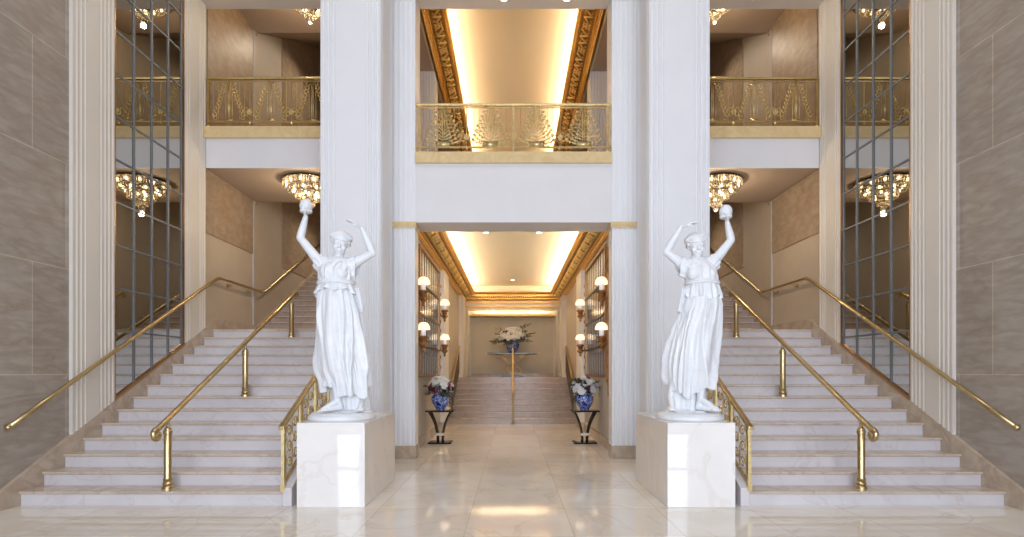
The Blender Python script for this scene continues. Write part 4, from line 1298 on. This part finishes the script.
def bouquet(x, y, z, R, H, where, counts, seed, big=False):
    rnd = random.Random(seed)
    c = Vector((x, y, z))
    pos = []
    def place(name, me, i, n, lab, cat, grp, spread, scale):
        for tries in range(60):
            a = rnd.uniform(PI, 2 * PI) if big and rnd.random() < .75 else rnd.uniform(0, 2 * PI); e = rnd.uniform(.05, 1.45)
            d = Vector((math.cos(a) * math.cos(e), math.sin(a) * math.cos(e) * .8, math.sin(e)))
            p = c + Vector((d.x * R, d.y * R * .8, d.z * H + .02))
            if all((p - q).length > .065 * scale for q in pos) or tries == 59: break
        pos.append(p)
        o = bpy.data.objects.new(name, me); COL.objects.link(o); o.location = p; o.scale = (scale,) * 3
        o.rotation_euler = d.to_track_quat('Z', 'Y').to_euler()
        tag(o, lab, cat, grp)
        st = new(); tube(st, [Vector((0, 0, 0)), Vector((0, 0, -.06))], .005, 5)
        return o
    for kind, n in counts:
        me = BL[kind]
        w_ = {'w': 'white bloom', 'p': 'dark burgundy bloom', 'k': 'magenta bloom'}[kind]
        for i in range(n):
            place('flower', me, i, n, w_ + ' in the bouquet ' + where, 'flower', w_ + 's ' + where, 1, rnd.uniform(.8, 1.2) * (1.45 if big else 1.05))
    # leaves
    for i in range(16):
        a = 2 * PI * i / 16 + rnd.uniform(-.15, .15)
        o = bpy.data.objects.new('leafy_sprig', SP['leaf']); COL.objects.link(o)
        o.location = c + Vector((math.cos(a) * .04, math.sin(a) * .04 + (.12 if big else .03), -.01)); sc_ = rnd.uniform(.8, 1.2) * (2.4 if big else 1.15)
        o.scale = (sc_,) * 3; o.rotation_euler = (0, rnd.uniform(-.45, .45) if big else rnd.uniform(-.7, .4), a)
        tag(o, 'dark green leafy sprig in the bouquet ' + where, 'foliage', 'leafy sprigs ' + where)
for s in (-1, 1):
    x = s * 1.50; y = 11.45
    nm = SIDEN[s]
    pedestal_table(x, y, 'black pedestal table with splayed legs on the %s side of the corridor' % nm)
    vase(x, y, .69, 1.18, 'blue and white porcelain vase on the %s corridor table' % nm)
    bouquet(x, y, 1.06, .26, .29, 'on the %s corridor table' % nm, (('w', 26), ('p', 7), ('k', 3)), 5 + s)
    for i in range(4):
        a = (0.3 if s < 0 else PI - .3) + .35 * (i - 1.5)
        o = bpy.data.objects.new('trailing_sprig', SP['leaf']); COL.objects.link(o)
        o.location = (x, y, 1.06); o.scale = (1.1,) * 3; o.rotation_euler = (0, .6 + .1 * i, a)
        tag(o, 'trailing green sprig hanging from the bouquet on the %s corridor table' % nm, 'foliage', 'trailing sprigs %s' % nm)
# far console
y = 20.3
t = thing('console_table', 'dark topped console with curved ivory legs at the head of the corridor steps', 'table', (0, y, CZ))
bm = new(); box(bm, -.93, .93, y - .25, y + .25, CZ + .83, CZ + .875); obj('tabletop', bm, 'black', t, bevel=.006)
bm = new(); box(bm, -.45, .45, y - .2, y + .2, CZ, CZ + .05); obj('base', bm, 'black', t, bevel=.006)
for s in (-1, 1):
    bm = new()
    pts = [(s * (.82 - .70 * math.sin(a)), y - .12, CZ + .05 + .78 * (math.cos(a))) for a in [PI / 2 * k / 12 for k in range(13)]]
    pts = [(s * lerp(.10, .85, u ** 1.7), y - .12, CZ + .36 + .47 * math.sin(u * PI / 2)) for u in [k / 12 for k in range(13)]]
    tube(bm, pts, .026, 8); tube(bm, [(p[0], y + .12, p[2]) for p in pts], .026, 8)
    obj('leg', bm, 'pewter', t, smooth='auto')
    bm = new()
    pts = [(s * (.28 * math.sin(a)), y - .12, CZ + .10 + .26 * (1 + math.cos(a)) / 1.0 * .62) for a in [2.6 * k / 14 for k in range(15)]]
    tube(bm, pts, .022, 8); obj('scroll', bm, 'pewter', t, smooth='auto')
vase(0, y, CZ + .875, 1.6, 'large dark blue and white vase on the console at the corridor end')
bouquet(0, y, CZ + .875 + .48, .50, .42, 'on the far console', (('w', 46), ('p', 9), ('k', 3)), 21, True)
for i in range(10):
    a = [0, PI][i % 2] + random.uniform(-.5, .5)
    o = bpy.data.objects.new('dried_branch', SP['berry']); COL.objects.link(o)
    o.location = (0, y, CZ + 1.36); sc_ = random.uniform(1.3, 1.9); o.scale = (sc_,) * 3; o.rotation_euler = (0, random.uniform(-.7, .25), a)
    tag(o, 'brown dried branch fanning out of the bouquet on the far console', 'branch', 'dried branches on the far console')
